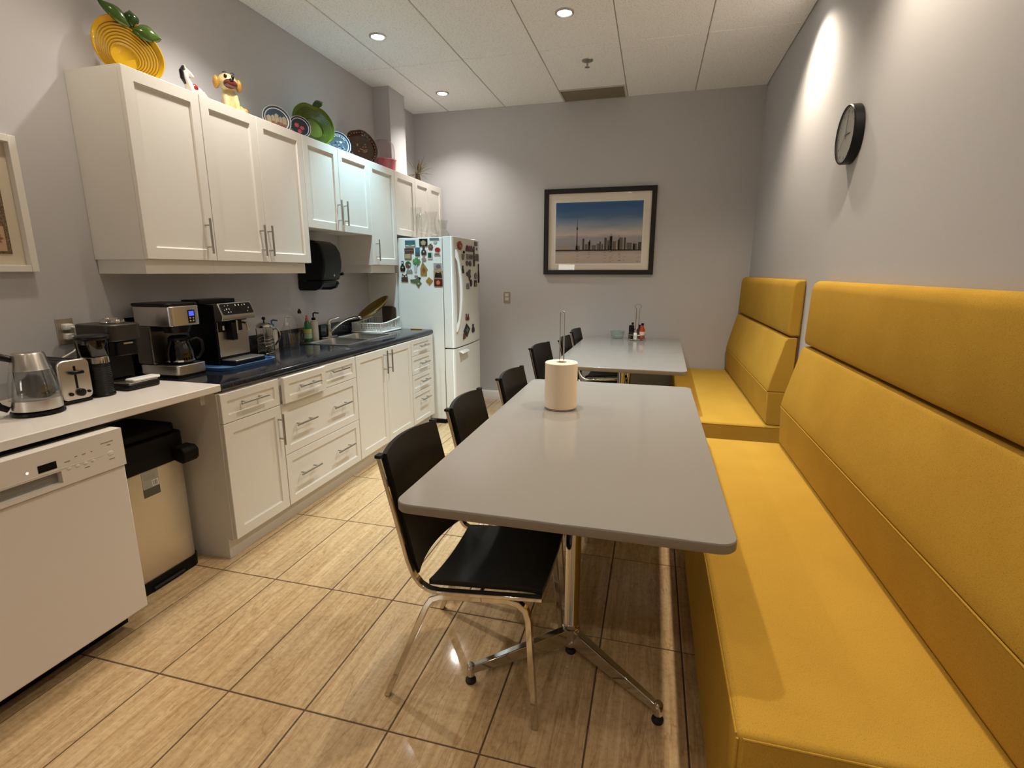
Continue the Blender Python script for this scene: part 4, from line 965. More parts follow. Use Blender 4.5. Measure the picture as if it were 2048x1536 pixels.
# ================================================================== OUTLETS
def outlet(c_, axis, label):
    t = thing('wall_outlet', c_, label, 'outlet')
    pl = mat('outlet_plate', (0.42, 0.36, 0.28), 0.35, 0.5); fc = mat('outlet_face', (0.70, 0.66, 0.58), 0.5)
    def slab(u0, u1, z0, z1, d0, d1):
        if axis == 'y': return MB().box(c_[0] + u0, c_[0] + u1, c_[1] - d1, c_[1] - d0, c_[2] + z0, c_[2] + z1)
        return MB().box(c_[0] + d0, c_[0] + d1, c_[1] + u0, c_[1] + u1, c_[2] + z0, c_[2] + z1)
    build('plate', slab(-0.036, 0.036, -0.058, 0.058, 0.0003, 0.006), pl, t, bevel=0.002)
    for s in (-1, 1):
        s_f = build('socket', slab(-0.017, 0.017, s * 0.021 - 0.014, s * 0.021 + 0.014, 0.006, 0.008), fc, t)
        for q in (-0.006, 0.006): build('slot', slab(q - 0.001, q + 0.001, s * 0.021 - 0.004, s * 0.021 + 0.006, 0.008, 0.0084), BLACKM, s_f)
    return t
outlet((-1.531, YF, 1.146), 'y', 'metal wall outlet on the far wall beside the refrigerator')
outlet((XL, 1.722, 1.148), 'x', 'metal wall outlet with white plugs above the white counter')
o = thing('power_cord', (XL + 0.03, 1.72, 1.0), 'white power cord plugged into the outlet behind the toaster', 'cord')
build('plug', MB().box(XL + 0.009, XL + 0.036, 1.705, 1.74, 1.155, 1.182), PLASW, o, bevel=0.006)
build('plug', MB().box(XL + 0.009, XL + 0.034, 1.705, 1.74, 1.112, 1.140), PLASW, o, bevel=0.006)
build('cable', MB().tube([(XL + 0.036, 1.725, 1.168), (XL + 0.06, 1.745, 1.163), (XL + 0.068, 1.765, 1.14), (XL + 0.06, 1.755, 1.10), (XL + 0.06, 1.70, 1.06), (XL + 0.07, 1.62, 1.03), (XL + 0.08, 1.55, 1.01), (XL + 0.08, 1.50, 0.96), (XL + 0.08, 1.46, 0.90)], 0.0045, 8), PLASW, o)
build('cable', MB().tube([(XL + 0.034, 1.725, 1.126), (XL + 0.055, 1.738, 1.10), (XL + 0.06, 1.72, 1.04), (XL + 0.07, 1.68, 0.98), (XL + 0.08, 1.62, 0.90)], 0.0045, 8), PLASW, o)
pl2 = build('wall_outlet', MB().box(XL + 0.0003, XL + 0.012, 1.985, 2.055, 1.115, 1.185), BLACK, bevel=0.003); tag(pl2, 'black wall outlet behind the pod coffee machine', 'outlet')

# ================================================================== SINK AREA
ZW = 0.8965
t = thing('kitchen_sink', (-2.27, 3.575, 0.72), 'stainless double-bowl sink set into the black worktop', 'sink')
SK = mat('sink_steel', (0.62, 0.62, 0.60), 0.26, 1.0)
bowls = [(3.248, 3.562), (3.598, 3.905)]
bxa, bxb = -2.432, -2.108
o = MB(); za, zb_ = ZW, ZW + 0.004
o.box(SX0 - 0.012, bxa, SY0 - 0.012, SY1 + 0.012, za, zb_).box(bxb, SX1 + 0.012, SY0 - 0.012, SY1 + 0.012, za, zb_)
o.box(bxa, bxb, SY0 - 0.012, bowls[0][0], za, zb_).box(bxa, bxb, bowls[0][1], bowls[1][0], za, zb_).box(bxa, bxb, bowls[1][1], SY1 + 0.012, za, zb_)
build('rim', o, SK, t)
for (y0, y1) in bowls:
    o = MB(); R = []
    for (ins, z, rr) in ((0, zb_, 0.04), (0.004, ZW - 0.03, 0.045), (0.010, ZW - 0.13, 0.05), (0.03, ZW - 0.165, 0.05), (0.12, ZW - 0.172, 0.03)):
        R.append([(x, y, z) for x, y in rrect(bxa + ins, bxb - ins, y0 + ins, y1 - ins, rr, 5)])
    k = len(R[0]); o.add([p for q in R for p in q], [(a * k + i, a * k + (i + 1) % k, (a + 1) * k + (i + 1) % k, (a + 1) * k + i) for a in range(len(R) - 1) for i in range(k)] + [tuple((len(R) - 1) * k + i for i in range(k))])
    corner = MB()
    for (cx, cy, sx, sy) in ((bxa, y0, 1, 1), (bxb, y0, -1, 1), (bxb, y1, -1, -1), (bxa, y1, 1, -1)):   # rim fillets at the bowl corners
        arc = [(cx + sx * 0.04 - sx * 0.04 * math.cos(q * math.pi / 10), cy + sy * 0.04 - sy * 0.04 * math.sin(q * math.pi / 10)) for q in range(6)]
        corner.prism([(cx, cy)] + arc, 'z', za, zb_)
    bw_ = build('bowl', o, SK, t, smooth=60)
    build('rim_corner', corner, SK, bw_)
    build('drain', MB().lathe([(0.04, 0), (0.04, 0.003), (0.03, 0.004), (0.012, 0.002)], ((bxa + bxb) / 2, (y0 + y1) / 2, ZW - 0.1718), 20), CHROME, bw_)
fx, fy = -2.490, 3.60
fz_ = ZW + 0.0005
t = thing('kitchen_faucet', (fx, fy, fz_), 'chrome single-lever faucet with long curved spout behind the sink', 'faucet')
build('base_plate', MB().prism(rrect(fx - 0.022, fx + 0.016, fy - 0.10, fy + 0.10, 0.018), 'z', fz_, fz_ + 0.010), CHROME, t, bevel=0.003)
build('body', MB().lathe([(0.022, 0.01), (0.021, 0.02), (0.018, 0.035), (0.017, 0.085), (0.019, 0.09), (0.019, 0.118), (0.012, 0.128)], (fx, fy, fz_), 18), CHROME, t)
build('lever', MB().tube([(fx, fy, fz_ + 0.125), (fx + 0.012, fy + 0.012, fz_ + 0.142), (fx + 0.04, fy + 0.03, fz_ + 0.152), (fx + 0.07, fy + 0.045, fz_ + 0.160)], [0.010, 0.009, 0.006, 0.007], 8), CHROME, t)
pth = []
for k in range(12):
    s = k / 11; pth.append((fx + 0.01 + 0.225 * s, fy + 0.01 + 0.05 * s, fz_ + 0.045 + 0.125 * math.sin(s * math.pi * 0.5) ** 0.9 - 0.006 * s))
e = pth[-1]; pth += [(e[0] + 0.012, e[1] + 0.002, e[2] - 0.004), (e[0] + 0.018, e[1] + 0.003, e[2] - 0.018)]
build('spout', MB().tube(pth, [0.011] * 3 + [0.009] * 9 + [0.012, 0.011], 10), CHROME, t)

# bottles along the sink
def pump_bottle(base, r_, h, m1, m2, label, ph=0.055, dirv=(1, 0.25), band=None, neck=0.012):
    b_ = thing('pump_bottle', base, label, 'bottle', 'bottles around the sink')
    build('body', MB().lathe([(r_ * 0.92, 0), (r_, 0.005), (r_, h * 0.82), (r_ * 0.8, h * 0.93), (neck, h)], base, 20), m1, b_)
    build('collar', MB().lathe([(neck + 0.003, h + 0.0003), (neck + 0.003, h + 0.018), (0.006, h + 0.02)], base, 14), m2, b_)
    x, y, z = base; z += h
    build('pump', MB().tube([(x, y, z + 0.02), (x, y, z + ph - 0.006), (x + 0.010 * dirv[0], y + 0.010 * dirv[1], z + ph), (x + 0.042 * dirv[0], y + 0.042 * dirv[1], z + ph - 0.004)], [0.0045, 0.006, 0.006, 0.004], 8), m2, b_)
    if band: build('label', MB().lathe([(r_ + 0.0004, band[0]), (r_ + 0.0004, band[1])], base, 20, caps=False), band[2], b_)
    return b_
CRM = mat('cream_plastic', (0.52, 0.48, 0.40), 0.45)
pump_bottle((-2.497, 3.425, ZW), 0.030, 0.155, CRM, BLACK, 'cream pump bottle with a black pump by the sink')
pump_bottle((-2.494, 2.965, ZW), 0.032, 0.150, mat('white_bottle', (0.60, 0.58, 0.55), 0.4), mat('blue_pump', (0.05, 0.16, 0.38), 0.4), 'white bottle with a blue pump and printed label beside the french press', 0.045, band=(0.03, 0.10, mat('label_pale', (0.66, 0.64, 0.62), 0.6)))
pump_bottle((-2.452, 3.055, ZW), 0.029, 0.150, GLASS, PLASW, 'clear pump bottle with a white pump behind the empty tumbler', 0.06)
b_ = thing('dish_soap_bottle', (-2.497, 3.345, ZW), 'green dish soap bottle with a pale label by the sink', 'bottle', 'bottles around the sink')
c = (-2.497, 3.345, ZW)
build('body', MB().lathe([(0.026, 0), (0.029, 0.006), (0.029, 0.10), (0.018, 0.145), (0.011, 0.155)], c, 20), mat('green_soap', (0.03, 0.13, 0.05), 0.25), b_)
build('cap', MB().lathe([(0.012, 0.1555), (0.012, 0.172), (0.007, 0.178), (0.006, 0.196)], c, 14), mat('red_cap', (0.45, 0.12, 0.10), 0.4), b_)
build('label', MB().lathe([(0.0294, 0.025), (0.0294, 0.06)], c, 20, caps=False), mat('soap_label', (0.30, 0.40, 0.28), 0.5), b_)
build('label_band', MB().lathe([(0.0294, 0.062), (0.0294, 0.095)], c, 20, caps=False), mat('soap_label_yellow', (0.40, 0.42, 0.10), 0.5), b_)
b_ = thing('clear_bottle', (-2.503, 3.275, ZW), 'tall clear empty bottle with dark cap beside the dish soap', 'bottle', 'bottles around the sink'); c = (-2.503, 3.275, ZW)
build('body', MB().lathe([(0.026, 0), (0.028, 0.004), (0.028, 0.17), (0.013, 0.205), (0.012, 0.215)], c, 20), GLASS, b_)
build('cap', MB().lathe([(0.0135, 0.2155), (0.0135, 0.235), (0.006, 0.24), (0.005, 0.25)], c, 14), DARKG, b_)
o = MB().lathe([(0.001, 0), (0.030, 0), (0.036, 0.10), (0.0345, 0.10), (0.029, 0.010), (0.001, 0.010)], (-2.375, 3.03, ZW), 24, caps=False)
tag(build('glass_tumbler', o, GLASS, smooth=60), 'empty clear tumbler on the black worktop', 'glass')

# french press
c = (-2.40, 2.785, ZW)
b_ = thing('french_press', c, 'glass french press with chrome bands and lid beside the espresso machine', 'french press')
build('beaker', MB().lathe([(0.001, 0.012), (0.045, 0.012), (0.047, 0.018), (0.047, 0.165), (0.0455, 0.165), (0.0455, 0.016), (0.001, 0.016)], c, 28, caps=False), GLASS, b_)
o = MB()
for z in (0.008, 0.055, 0.075, 0.095):
    o.tube([(c[0] + 0.0495 * math.cos(2 * math.pi * k / 28), c[1] + 0.0495 * math.sin(2 * math.pi * k / 28), c[2] + z + 0.008 * math.sin(2 * math.pi * k / 28)) for k in range(28)], 0.003, 6, True)
for a in (0.5, 2.1, 3.7, 5.3): o.tube([(c[0] + 0.05 * math.cos(a), c[1] + 0.05 * math.sin(a), c[2]), (c[0] + 0.05 * math.cos(a), c[1] + 0.05 * math.sin(a), c[2] + 0.16)], 0.0028, 6)
build('frame', o, CHROME, b_)
build('lid', MB().lathe([(0.049, 0.166), (0.050, 0.172), (0.046, 0.182), (0.030, 0.194), (0.006, 0.199)], c, 28), CHROME, b_)
build('plunger_knob', MB().lathe([(0.004, 0.199), (0.004, 0.212), (0.011, 0.218), (0.011, 0.228), (0.006, 0.233)], c, 14), BLACK, b_)
build('handle', MB().tube([(c[0] + 0.044, c[1] + 0.022, c[2] + 0.155), (c[0] + 0.065, c[1] + 0.034, c[2] + 0.158), (c[0] + 0.078, c[1] + 0.042, c[2] + 0.13), (c[0] + 0.075, c[1] + 0.04, c[2] + 0.09), (c[0] + 0.05, c[1] + 0.026, c[2] + 0.05)], 0.006, 8), CHROME, b_)

# dish rack
t = thing('dish_rack', (-2.37, 4.16, ZW), 'white plastic dish rack on a drip tray beside the refrigerator', 'dish rack')
x0, x1, y0, y1 = -2.525, -2.235, 3.975, 4.335
build('drip_tray', MB().prism(rrect(x0 - 0.008, x1 + 0.014, y0 - 0.014, y1 + 0.004, 0.03), 'z', ZW, ZW + 0.012), PLASW, t, bevel=0.004)
o = MB(); zb0 = ZW + 0.0125
def zr(y): return ZW + 0.080 + 0.030 * max(0, (y - y0 - 0.10) / (y1 - y0 - 0.10)) ** 1.2     # top rail rises to the far end
N = 12
for x in (x0 + 0.006, x1 - 0.006):
    o.tube([(x, y0 + 0.006 + (y1 - y0 - 0.012) * k / N, zr(y0 + (y1 - y0) * k / N)) for k in range(N + 1)], 0.006, 6)
for y in (y0 + 0.006, y1 - 0.006): o.tube([(x0 + 0.006, y, zr(y)), (x1 - 0.006, y, zr(y))], 0.006, 6)
build('top_rail', o, PLASW, t)
o = MB()
n_ = 14
for k in range(n_):
    y = y0 + 0.01 + (y1 - y0 - 0.02) * k / (n_ - 1)
    for x in (x0 + 0.006, x1 - 0.006): o.box(x - 0.002, x + 0.002, y - (0.005 if k < 8 else 0.0045), y + (0.005 if k < 8 else 0.0045), zb0, zr(y))
for k in range(12):
    x = x0 + 0.012 + (x1 - x0 - 0.024) * k / 11
    for y in (y0 + 0.006, y1 - 0.006): o.box(x - 0.004, x + 0.004, y - 0.002, y + 0.002, zb0, zr(y))
for z in (0.025, 0.042, 0.058):
    o.box(x0 + 0.006, x1 - 0.006, y0 + 0.004, y0 + 0.008, ZW + z, ZW + z + 0.006)
    for x in (x0 + 0.006, x1 - 0.006): o.box(x - 0.002, x + 0.002, y0 + 0.006, y0 + 0.19, ZW + z, ZW + z + 0.006)
o.box(x0 + 0.004, x1 - 0.004, y0 + 0.004, y1 - 0.004, zb0, zb0 + 0.006)
build('basket_lattice', o, PLASW, t)
# brass platter and wooden board standing in the rack
PLT = MB().lathe([(0.001, 0.0), (0.10, 0.0), (0.128, 0.012), (0.150, 0.030), (0.156, 0.032), (0.158, 0.028), (0.132, 0.006), (0.102, -0.006), (0.001, -0.006)], (0, 0, 0), 40, caps=False)
Lx = Vector((0.20, 0.86, 0.46)).normalized(); Nz = Vector((-0.30, -0.62, 0.70)); Nz = (Nz - Lx * Nz.dot(Lx)).normalized(); Sx = Lx.cross(Nz)
M_ = Matrix((Sx, Lx, Nz)).transposed().to_4x4() @ Matrix.Diagonal((0.66, 1.25, 1.0, 1)); M_.translation = Vector((-2.375, 4.125, 1.082))
PLT.v = [tuple(M_ @ Vector(p)) for p in PLT.v]
tag(build('brass_platter', PLT, BRASS, smooth=50), 'golden brown oval platter leaning in the dish rack', 'platter')
o = MB().prism(rrect(-2.40, -2.262, 0.9155, 1.105, 0.03), 'y', 4.300, 4.314)
tag(build('wooden_board', o, mat('dark_wood', (0.045, 0.026, 0.014), 0.5), bevel=0.003), 'dark wooden board standing at the far end of the dish rack', 'board')
o = MB().prism(rrect(-2.135, -2.02, 4.318, 4.340, 0.009), 'z', ZW, ZW + 0.011)
tag(build('wooden_stick', o, mat('orange_wood', (0.55, 0.30, 0.10), 0.5), bevel=0.004), 'short orange wooden stick lying at the far end of the worktop', 'stick')

# ================================================================== PAPER TOWEL DISPENSER on the wall
t = thing('towel_dispenser', (-2.43, 3.42, 1.29), 'black wall-mounted paper towel dispenser under the short wall cabinet', 'towel dispenser')
ya, yb = 3.355, 3.580
XD0 = XL + 0.001
DSP = mat('dispenser_black', (0.006, 0.006, 0.006), 0.3, spec=0.3)
prof = [(XD0, 1.345), (XD0, 1.610), (-2.52, 1.632), (-2.46, 1.640), (-2.40, 1.632), (-2.355, 1.605), (-2.325, 1.555), (-2.315, 1.49), (-2.322, 1.43), (-2.335, 1.385), (-2.345, 1.350)]
build('cover', MB().prism(prof, 'y', ya, yb), DSP, t, bevel=0.014, seg=3, smooth=50)
build('mouth', MB().prism([(-2.50, 1.349), (-2.355, 1.349), (-2.350, 1.335), (-2.365, 1.305), (-2.40, 1.296), (-2.50, 1.310)], 'y', ya + 0.03, yb - 0.03), mat('dispenser_grey', (0.02, 0.02, 0.02), 0.4, spec=0.3), t, bevel=0.004)
for y in (ya + 0.004, yb - 0.030): build('cheek', MB().prism([(XD0, 1.3445), (-2.36, 1.3445), (-2.345, 1.325), (-2.37, 1.290), (-2.42, 1.275), (XD0 + 0.01, 1.275), (XD0, 1.29)], 'y', y, y + 0.025), DSP, t, bevel=0.004)
build('feed_lever', MB().tube([(-2.40, yb + 0.001, 1.395), (-2.385, yb + 0.022, 1.39), (-2.355, yb + 0.034, 1.392), (-2.335, yb + 0.036, 1.398)], [0.010, 0.009, 0.010, 0.013], 8), DSP, t)
build('lock_button', MB().ball((-2.335, ya + 0.14, 1.385), (0.006, 0.009, 0.009), 12, 6), STEEL, t)

# ================================================================== COFFEE MAKER
t = thing('coffee_maker', (-2.35, 2.06, ZW), 'steel and black drip coffee maker with glass carafe and blue display', 'coffee maker')
DST = mat('dark_steel', (0.15, 0.14, 0.12), 0.36, 0.9)
y0, y1 = 1.975, 2.148; xf = -2.232
build('back_column', MB().box(-2.475, -2.375, y0, y1, ZW + 0.061, 1.150), DST, t, bevel=0.006)
build('base', MB().prism(rrect(-2.475, xf + 0.004, y0, y1, 0.022), 'z', ZW + 0.012, ZW + 0.060), STEEL, t, bevel=0.003)
build('foot', MB().prism(rrect(-2.472, xf + 0.002, y0 + 0.003, y1 - 0.003, 0.02), 'z', ZW, ZW + 0.0118), BLACK, t)
hd = build('housing', MB().prism(rrect(-2.475, xf, y0, y1, 0.022), 'z', 1.1505, 1.246), STEEL, t, bevel=0.003)
build('lid', MB().prism(rrect(-2.478, xf - 0.006, y0 - 0.004, y1 + 0.002, 0.022), 'z', 1.2465, 1.261), BLACK, t, bevel=0.004)
cp = build('control_panel', MB().box(xf, xf + 0.0015, 2.072, 2.112, 1.160, 1.226), BLACKG, hd)
build('display', MB().box(xf + 0.0015, xf + 0.002, 2.078, 2.106, 1.196, 1.219), mat('blue_lcd', (0.02, 0.02, 0.2), 0.3, emit=(0.06, 0.09, 1.0), es=1.1), hd)
for k in range(4): build('button', MB().ball((xf + 0.0018, 2.083 + 0.018 * (k % 2), 1.171 + 0.013 * (k // 2)), (0.002, 0.0045, 0.0045), 10, 6), STEEL, hd)
build('brew_basket', MB().lathe([(0.055, 0), (0.068, 0.035)], (-2.300, 2.062, 1.115), 24), BLACK, t)
c = (-2.300, 2.062, ZW + 0.062)
cf = thing('glass_carafe', c, 'glass carafe with black handle inside the coffee maker', 'carafe')
build('jug', MB().lathe([(0.001, 0), (0.052, 0), (0.062, 0.012), (0.063, 0.05), (0.055, 0.09), (0.046, 0.112), (0.048, 0.118), (0.0465, 0.118), (0.044, 0.112), (0.053, 0.09), (0.061, 0.05), (0.060, 0.013), (0.001, 0.003)], c, 28, caps=False), SMOKE, cf)
build('lid', MB().lathe([(0.046, 0.1185), (0.048, 0.128), (0.035, 0.140), (0.02, 0.1415)], c, 24), BLACK, cf)
build('band', MB().lathe([(0.0555, 0.006), (0.0635, 0.012), (0.0640, 0.020)], c, 28, caps=False), CHROME, cf)
build('handle', MB().tube([(c[0] + 0.03, c[1] + 0.036, c[2] + 0.112), (c[0] + 0.045, c[1] + 0.062, c[2] + 0.122), (c[0] + 0.055, c[1] + 0.082, c[2] + 0.105), (c[0] + 0.055, c[1] + 0.085, c[2] + 0.06), (c[0] + 0.045, c[1] + 0.068, c[2] + 0.025), (c[0] + 0.04, c[1] + 0.052, c[2] + 0.02)], [0.009, 0.010, 0.010, 0.010, 0.009, 0.007], 8), BLACK, cf)

# ================================================================== ESPRESSO MACHINE on a blue tray
o = MB(); P0 = rrect(-2.50, -2.150, 2.185, 2.580, 0.06, 8); P1 = rrect(-2.508, -2.142, 2.177, 2.588, 0.06, 8); P2 = rrect(-2.496, -2.154, 2.189, 2.576, 0.056, 8); k = len(P0)
R = [[(*p, ZW) for p in P0], [(*p, ZW + 0.018) for p in P1], [(*p, ZW + 0.018) for p in P2], [(*p, ZW + 0.005) for p in P2]]
o.add([p for q in R for p in q], [tuple(range(k - 1, -1, -1))] + [(a * k + i, a * k + (i + 1) % k, (a + 1) * k + (i + 1) % k, (a + 1) * k + i) for a in range(3) for i in range(k)] + [tuple(3 * k + i for i in range(k))])
tag(build('blue_tray', o, BLUEP, smooth=40), 'blue plastic tray under the espresso machine', 'tray')
t = thing('espresso_machine', (-2.38, 2.42, ZW + 0.0055), 'black automatic espresso machine with steel front on a blue tray', 'coffee machine')
ez = ZW + 0.0055; y0, y1 = 2.302, 2.535; xf = -2.296
build('body', MB().box(-2.49, xf - 0.004, y0, y1, ez, 1.235), BLACK, t, bevel=0.008)
build('water_tank_lid', MB().box(-2.485, -2.36, y0 - 0.03, y1 - 0.01, 1.2355, 1.262), BLACK, t, bevel=0.006)
build('front_plate', MB().box(xf - 0.0035, xf, y0 + 0.008, y1 - 0.006, ez + 0.045, 1.140), STEEL, t, bevel=0.0015)
build('front_recess', MB().box(xf, xf + 0.003, y0 + 0.010, y0 + 0.125, 1.085, 1.140), BLACK, t)
sp_ = build('coffee_spout', MB().box(xf + 0.0005, xf + 0.040, y0 + 0.068, y0 + 0.105, 1.035, 1.135), BLACK, t, bevel=0.005)
build('spout_trim', MB().box(xf + 0.0405, xf + 0.042, y0 + 0.098, y0 + 0.110, 1.070, 1.145), CHROME, sp_)
build('steam_knob', MB().box(xf + 0.0005, xf + 0.028, y0 + 0.112, y0 + 0.158, 1.085, 1.142), BLACK, t, bevel=0.004)
build('steam_wand', MB().tube([(xf + 0.002, y0 + 0.185, 1.125), (xf + 0.03, y0 + 0.19, 1.122), (xf + 0.034, y0 + 0.192, 1.08)], 0.007, 8), CHROME, t)
build('marker', MB().box(xf + 0.003, xf + 0.0045, y0 + 0.038, y0 + 0.050, 1.094, 1.118), TRIMW, t)
o = MB(); a0, a1 = y0 - 0.006, y1 + 0.004
o.prism([(-2.36, 1.2352), (-2.268, 1.243), (-2.240, 1.176), (-2.246, 1.150), (-2.295, 1.1455), (-2.2955, 1.2348)], 'y', a0, a1)
cpn = build('control_head', o, STEEL, t, bevel=0.006, seg=3)
nrm = Vector((0.067, 0, 0.028)).normalized(); up_ = Vector((-0.028, 0, 0.067)).normalized()
def onpanel(u, v, d=0.0012):
    p = Vector((-2.254, 0, 1.2095)) + up_ * v + nrm * d; return (p.x, u, p.z)
o = MB(); pts = rrect(a0 + 0.010, a1 - 0.010, -0.032, 0.032, 0.010)
k = len(pts); o.add([onpanel(u, v, 0.0002) for u, v in pts] + [onpanel(u, v, 0.0016) for u, v in pts], [tuple(range(k)), tuple(range(2 * k - 1, k - 1, -1))] + [(i, (i + 1) % k, (i + 1) % k + k, i + k) for i in range(k)])
build('glass_panel', o, BLACKG, cpn)
ICON = mat('panel_icon', (0.7, 0.68, 0.62), 0.5)
for (u, v, s) in ((0.04, 0.02, .003), (0.065, 0.021, .003), (0.118, 0.021, .006), (0.142, 0.021, .006), (0.165, 0.02, .004), (0.186, 0.021, .005), (0.045, 0.0, .005), (0.064, 0.001, .004), (0.205, 0.0, .004), (0.05, -0.018, .004), (0.068, -0.017, .004), (0.03, -0.004, .003), (0.19, -0.018, .003)):
    o = MB(); q = [(u - s / 2 + a0, v - s * .8), (u + s / 2 + a0, v - s * .8), (u + s / 2 + a0, v + s * .8), (u - s / 2 + a0, v + s * .8)]
    o.add([onpanel(a_, b__, 0.0017) for a_, b__ in q] + [onpanel(a_, b__, 0.0021) for a_, b__ in q], [(0, 1, 2, 3), (7, 6, 5, 4), (0, 1, 5, 4), (1, 2, 6, 5), (2, 3, 7, 6), (3, 0, 4, 7)])
    build('touch_icon', o, ICON, cpn)
build('drip_tray', MB().box(xf + 0.0005, -2.192, y0 + 0.004, y1 - 0.006, ez, ez + 0.026), BLACK, t, bevel=0.006)
build('drip_grate', MB().prism(rrect(xf + 0.001, -2.190, y0 + 0.005, y1 - 0.007, 0.012), 'z', ez + 0.0265, ez + 0.033), STEEL, t, bevel=0.002)

# ================================================================== POD MACHINE, GRINDER, TOASTER, KETTLE
t = thing('pod_coffee_machine', (-2.36, 1.75, ZW), 'dark grey pod coffee machine with round silver lid on the white counter', 'coffee machine')
y0, y1 = 1.690, 1.852
PGR = mat('pod_grey', (0.04, 0.035, 0.03), 0.35, 0.3)
build('column', MB().box(-2.475, -2.345, y0, y1, ZW + 0.031, 1.110), BLACK, t, bevel=0.01)
build('base', MB().box(-2.475, -2.200, y0 + 0.004, y1 - 0.004, ZW, ZW + 0.030), BLACK, t, bevel=0.008)
build('head', MB().prism(rrect(-2.475, -2.255, y0, y1, 0.04, 6), 'z', 1.1105, 1.185), PGR, t, bevel=0.006)
build('nozzle', MB().prism(rrect(-2.34, -2.262, y0 + 0.03, y1 - 0.03, 0.02), 'z', 1.045, 1.110), BLACK, t, bevel=0.005)
build('trim_bar', MB().box(-2.2618, -2.2595, y0 + 0.06, y1 - 0.06, 1.096, 1.103), STEEL, t)
build('silver_lid_ring', MB().lathe([(0.046, 0.0), (0.048, 0.006), (0.044, 0.018), (0.036, 0.022), (0.034, 0.016)], (-2.335, (y0 + y1) / 2, 1.1855), 28), CHROME, t)
build('drip_grate', MB().box(-2.335, -2.204, y0 + 0.012, y1 - 0.012, ZW + 0.0305, ZW + 0.034), STEEL, t)
o = MB().prism(rrect(-2.262, -2.205, y1 - 0.125, y1 + 0.008, 0.010), 'z', ZW + 0.0345, ZW + 0.046)
tag(build('white_sachet', o, PLASW, bevel=0.004), 'small white flat sachet lying on the pod machine tray', 'sachet')
c = (-2.250, 1.612, ZW)
t = thing('coffee_grinder', c, 'black ribbed coffee grinder with clear hopper and black lid', 'grinder')
pf = [(0.050, 0), (0.052, 0.006)]
for k in range(16): pf += [(0.049, 0.012 + k * 0.0075), (0.0475, 0.0155 + k * 0.0075)]
build('body', MB().lathe(pf + [(0.046, 0.135), (0.044, 0.138)], c, 28), BLACK, t, smooth=20)
build('steel_ring', MB().lathe([(0.046, 0.1385), (0.050, 0.142), (0.050, 0.166), (0.046, 0.170)], c, 28), CHROME, t)
build('hopper', MB().lathe([(0.046, 0.1705), (0.050, 0.175), (0.056, 0.238), (0.0545, 0.238), (0.048, 0.175)], c, 28, caps=False), SMOKE, t)
build('lid', MB().lathe([(0.057, 0.2385), (0.061, 0.242), (0.061, 0.252), (0.05, 0.259), (0.02, 0.260)], c, 28), BLACK, t)
t = thing('toaster', (-2.335, 1.487, ZW), 'two-slot toaster with steel end and black sides on the white counter', 'toaster')
y0, y1 = 1.432, 1.546; xf = -2.200
build('base', MB().box(-2.47, xf - 0.004, y0 + 0.002, y1 - 0.002, ZW, ZW + 0.014), BLACK, t, bevel=0.003)
ends = rrect(y0, y1, ZW + 0.0145, 1.070, 0.022, 6)
build('shell', MB().prism(ends, 'x', -2.455, xf - 0.014), DARKG, t, bevel=0.002)
en = build('end_panel', MB().prism(rrect(y0 - 0.001, y1 + 0.001, ZW + 0.0145, 1.071, 0.022, 6), 'x', xf - 0.0138, xf), STEEL, t, bevel=0.004)
build('lever_slot', MB().box(xf, xf + 0.001, y0 + 0.053, y0 + 0.061, ZW + 0.060, ZW + 0.150), BLACKM, en)
build('lever', MB().box(xf + 0.0005, xf + 0.022, y0 + 0.035, y0 + 0.079, ZW + 0.118, ZW + 0.132), BLACK, en, bevel=0.004)
build('browning_knob', MB().lathe([(0.016, 0), (0.015, 0.010), (0.012, 0.012)], (xf + 0.0003, y0 + 0.066, ZW + 0.042), 18, 'x'), BLACK, en)
build('button', MB().lathe([(0.008, 0), (0.007, 0.006)], (xf + 0.0003, y0 + 0.030, ZW + 0.040), 14, 'x'), BLACK, en)
build('button', MB().lathe([(0.006, 0), (0.005, 0.006)], (xf + 0.0003, y0 + 0.098, ZW + 0.040), 14, 'x'), BLACK, en)
for yy in (y0 + 0.036, y0 + 0.078): build('bread_slot', MB().box(-2.435, -2.24, yy - 0.011, yy + 0.011, 1.0702, 1.0712), BLACKM, t)
c = (-2.190, 1.335, ZW)
t = thing('glass_kettle', c, 'glass electric kettle half full of water with steel top and black handle', 'kettle')
build('power_base', MB().lathe([(0.076, 0), (0.080, 0.004), (0.078, 0.014), (0.06, 0.017)], c, 32), BLACK, t)
build('steel_band', MB().lathe([(0.068, 0.0175), (0.0745, 0.020), (0.0745, 0.058), (0.071, 0.060)], c, 32), STEEL, t)
build('glass_body', MB().lathe([(0.0735, 0.0605), (0.0755, 0.075), (0.070, 0.12), (0.060, 0.165), (0.0585, 0.165), (0.068, 0.12), (0.0735, 0.075), (0.0715, 0.0605)], c, 32, caps=False), GLASS, t)
build('water', MB().lathe([(0.001, 0.0608), (0.0705, 0.0608), (0.0725, 0.075), (0.0695, 0.105), (0.001, 0.105)], c, 32, caps=False), WATER, t)
build('steel_collar', MB().lathe([(0.0605, 0.1655), (0.058, 0.172), (0.047, 0.222), (0.043, 0.228), (0.02, 0.231), (0.001, 0.231)], c, 32, caps=False), STEEL, t)
dv = Vector((-0.34, -0.94, 0))
def hp(r_, z): p = Vector(c) + dv * r_; return (p.x, p.y, c[2] + z)
build('handle', MB().tube([hp(0.048, 0.208), hp(0.075, 0.220), hp(0.105, 0.212), hp(0.125, 0.185), hp(0.130, 0.14), hp(0.122, 0.085), hp(0.104, 0.045), hp(0.080, 0.028)], [0.012, 0.014, 0.014, 0.013, 0.013, 0.013, 0.013, 0.011], 10), BLACK, t)
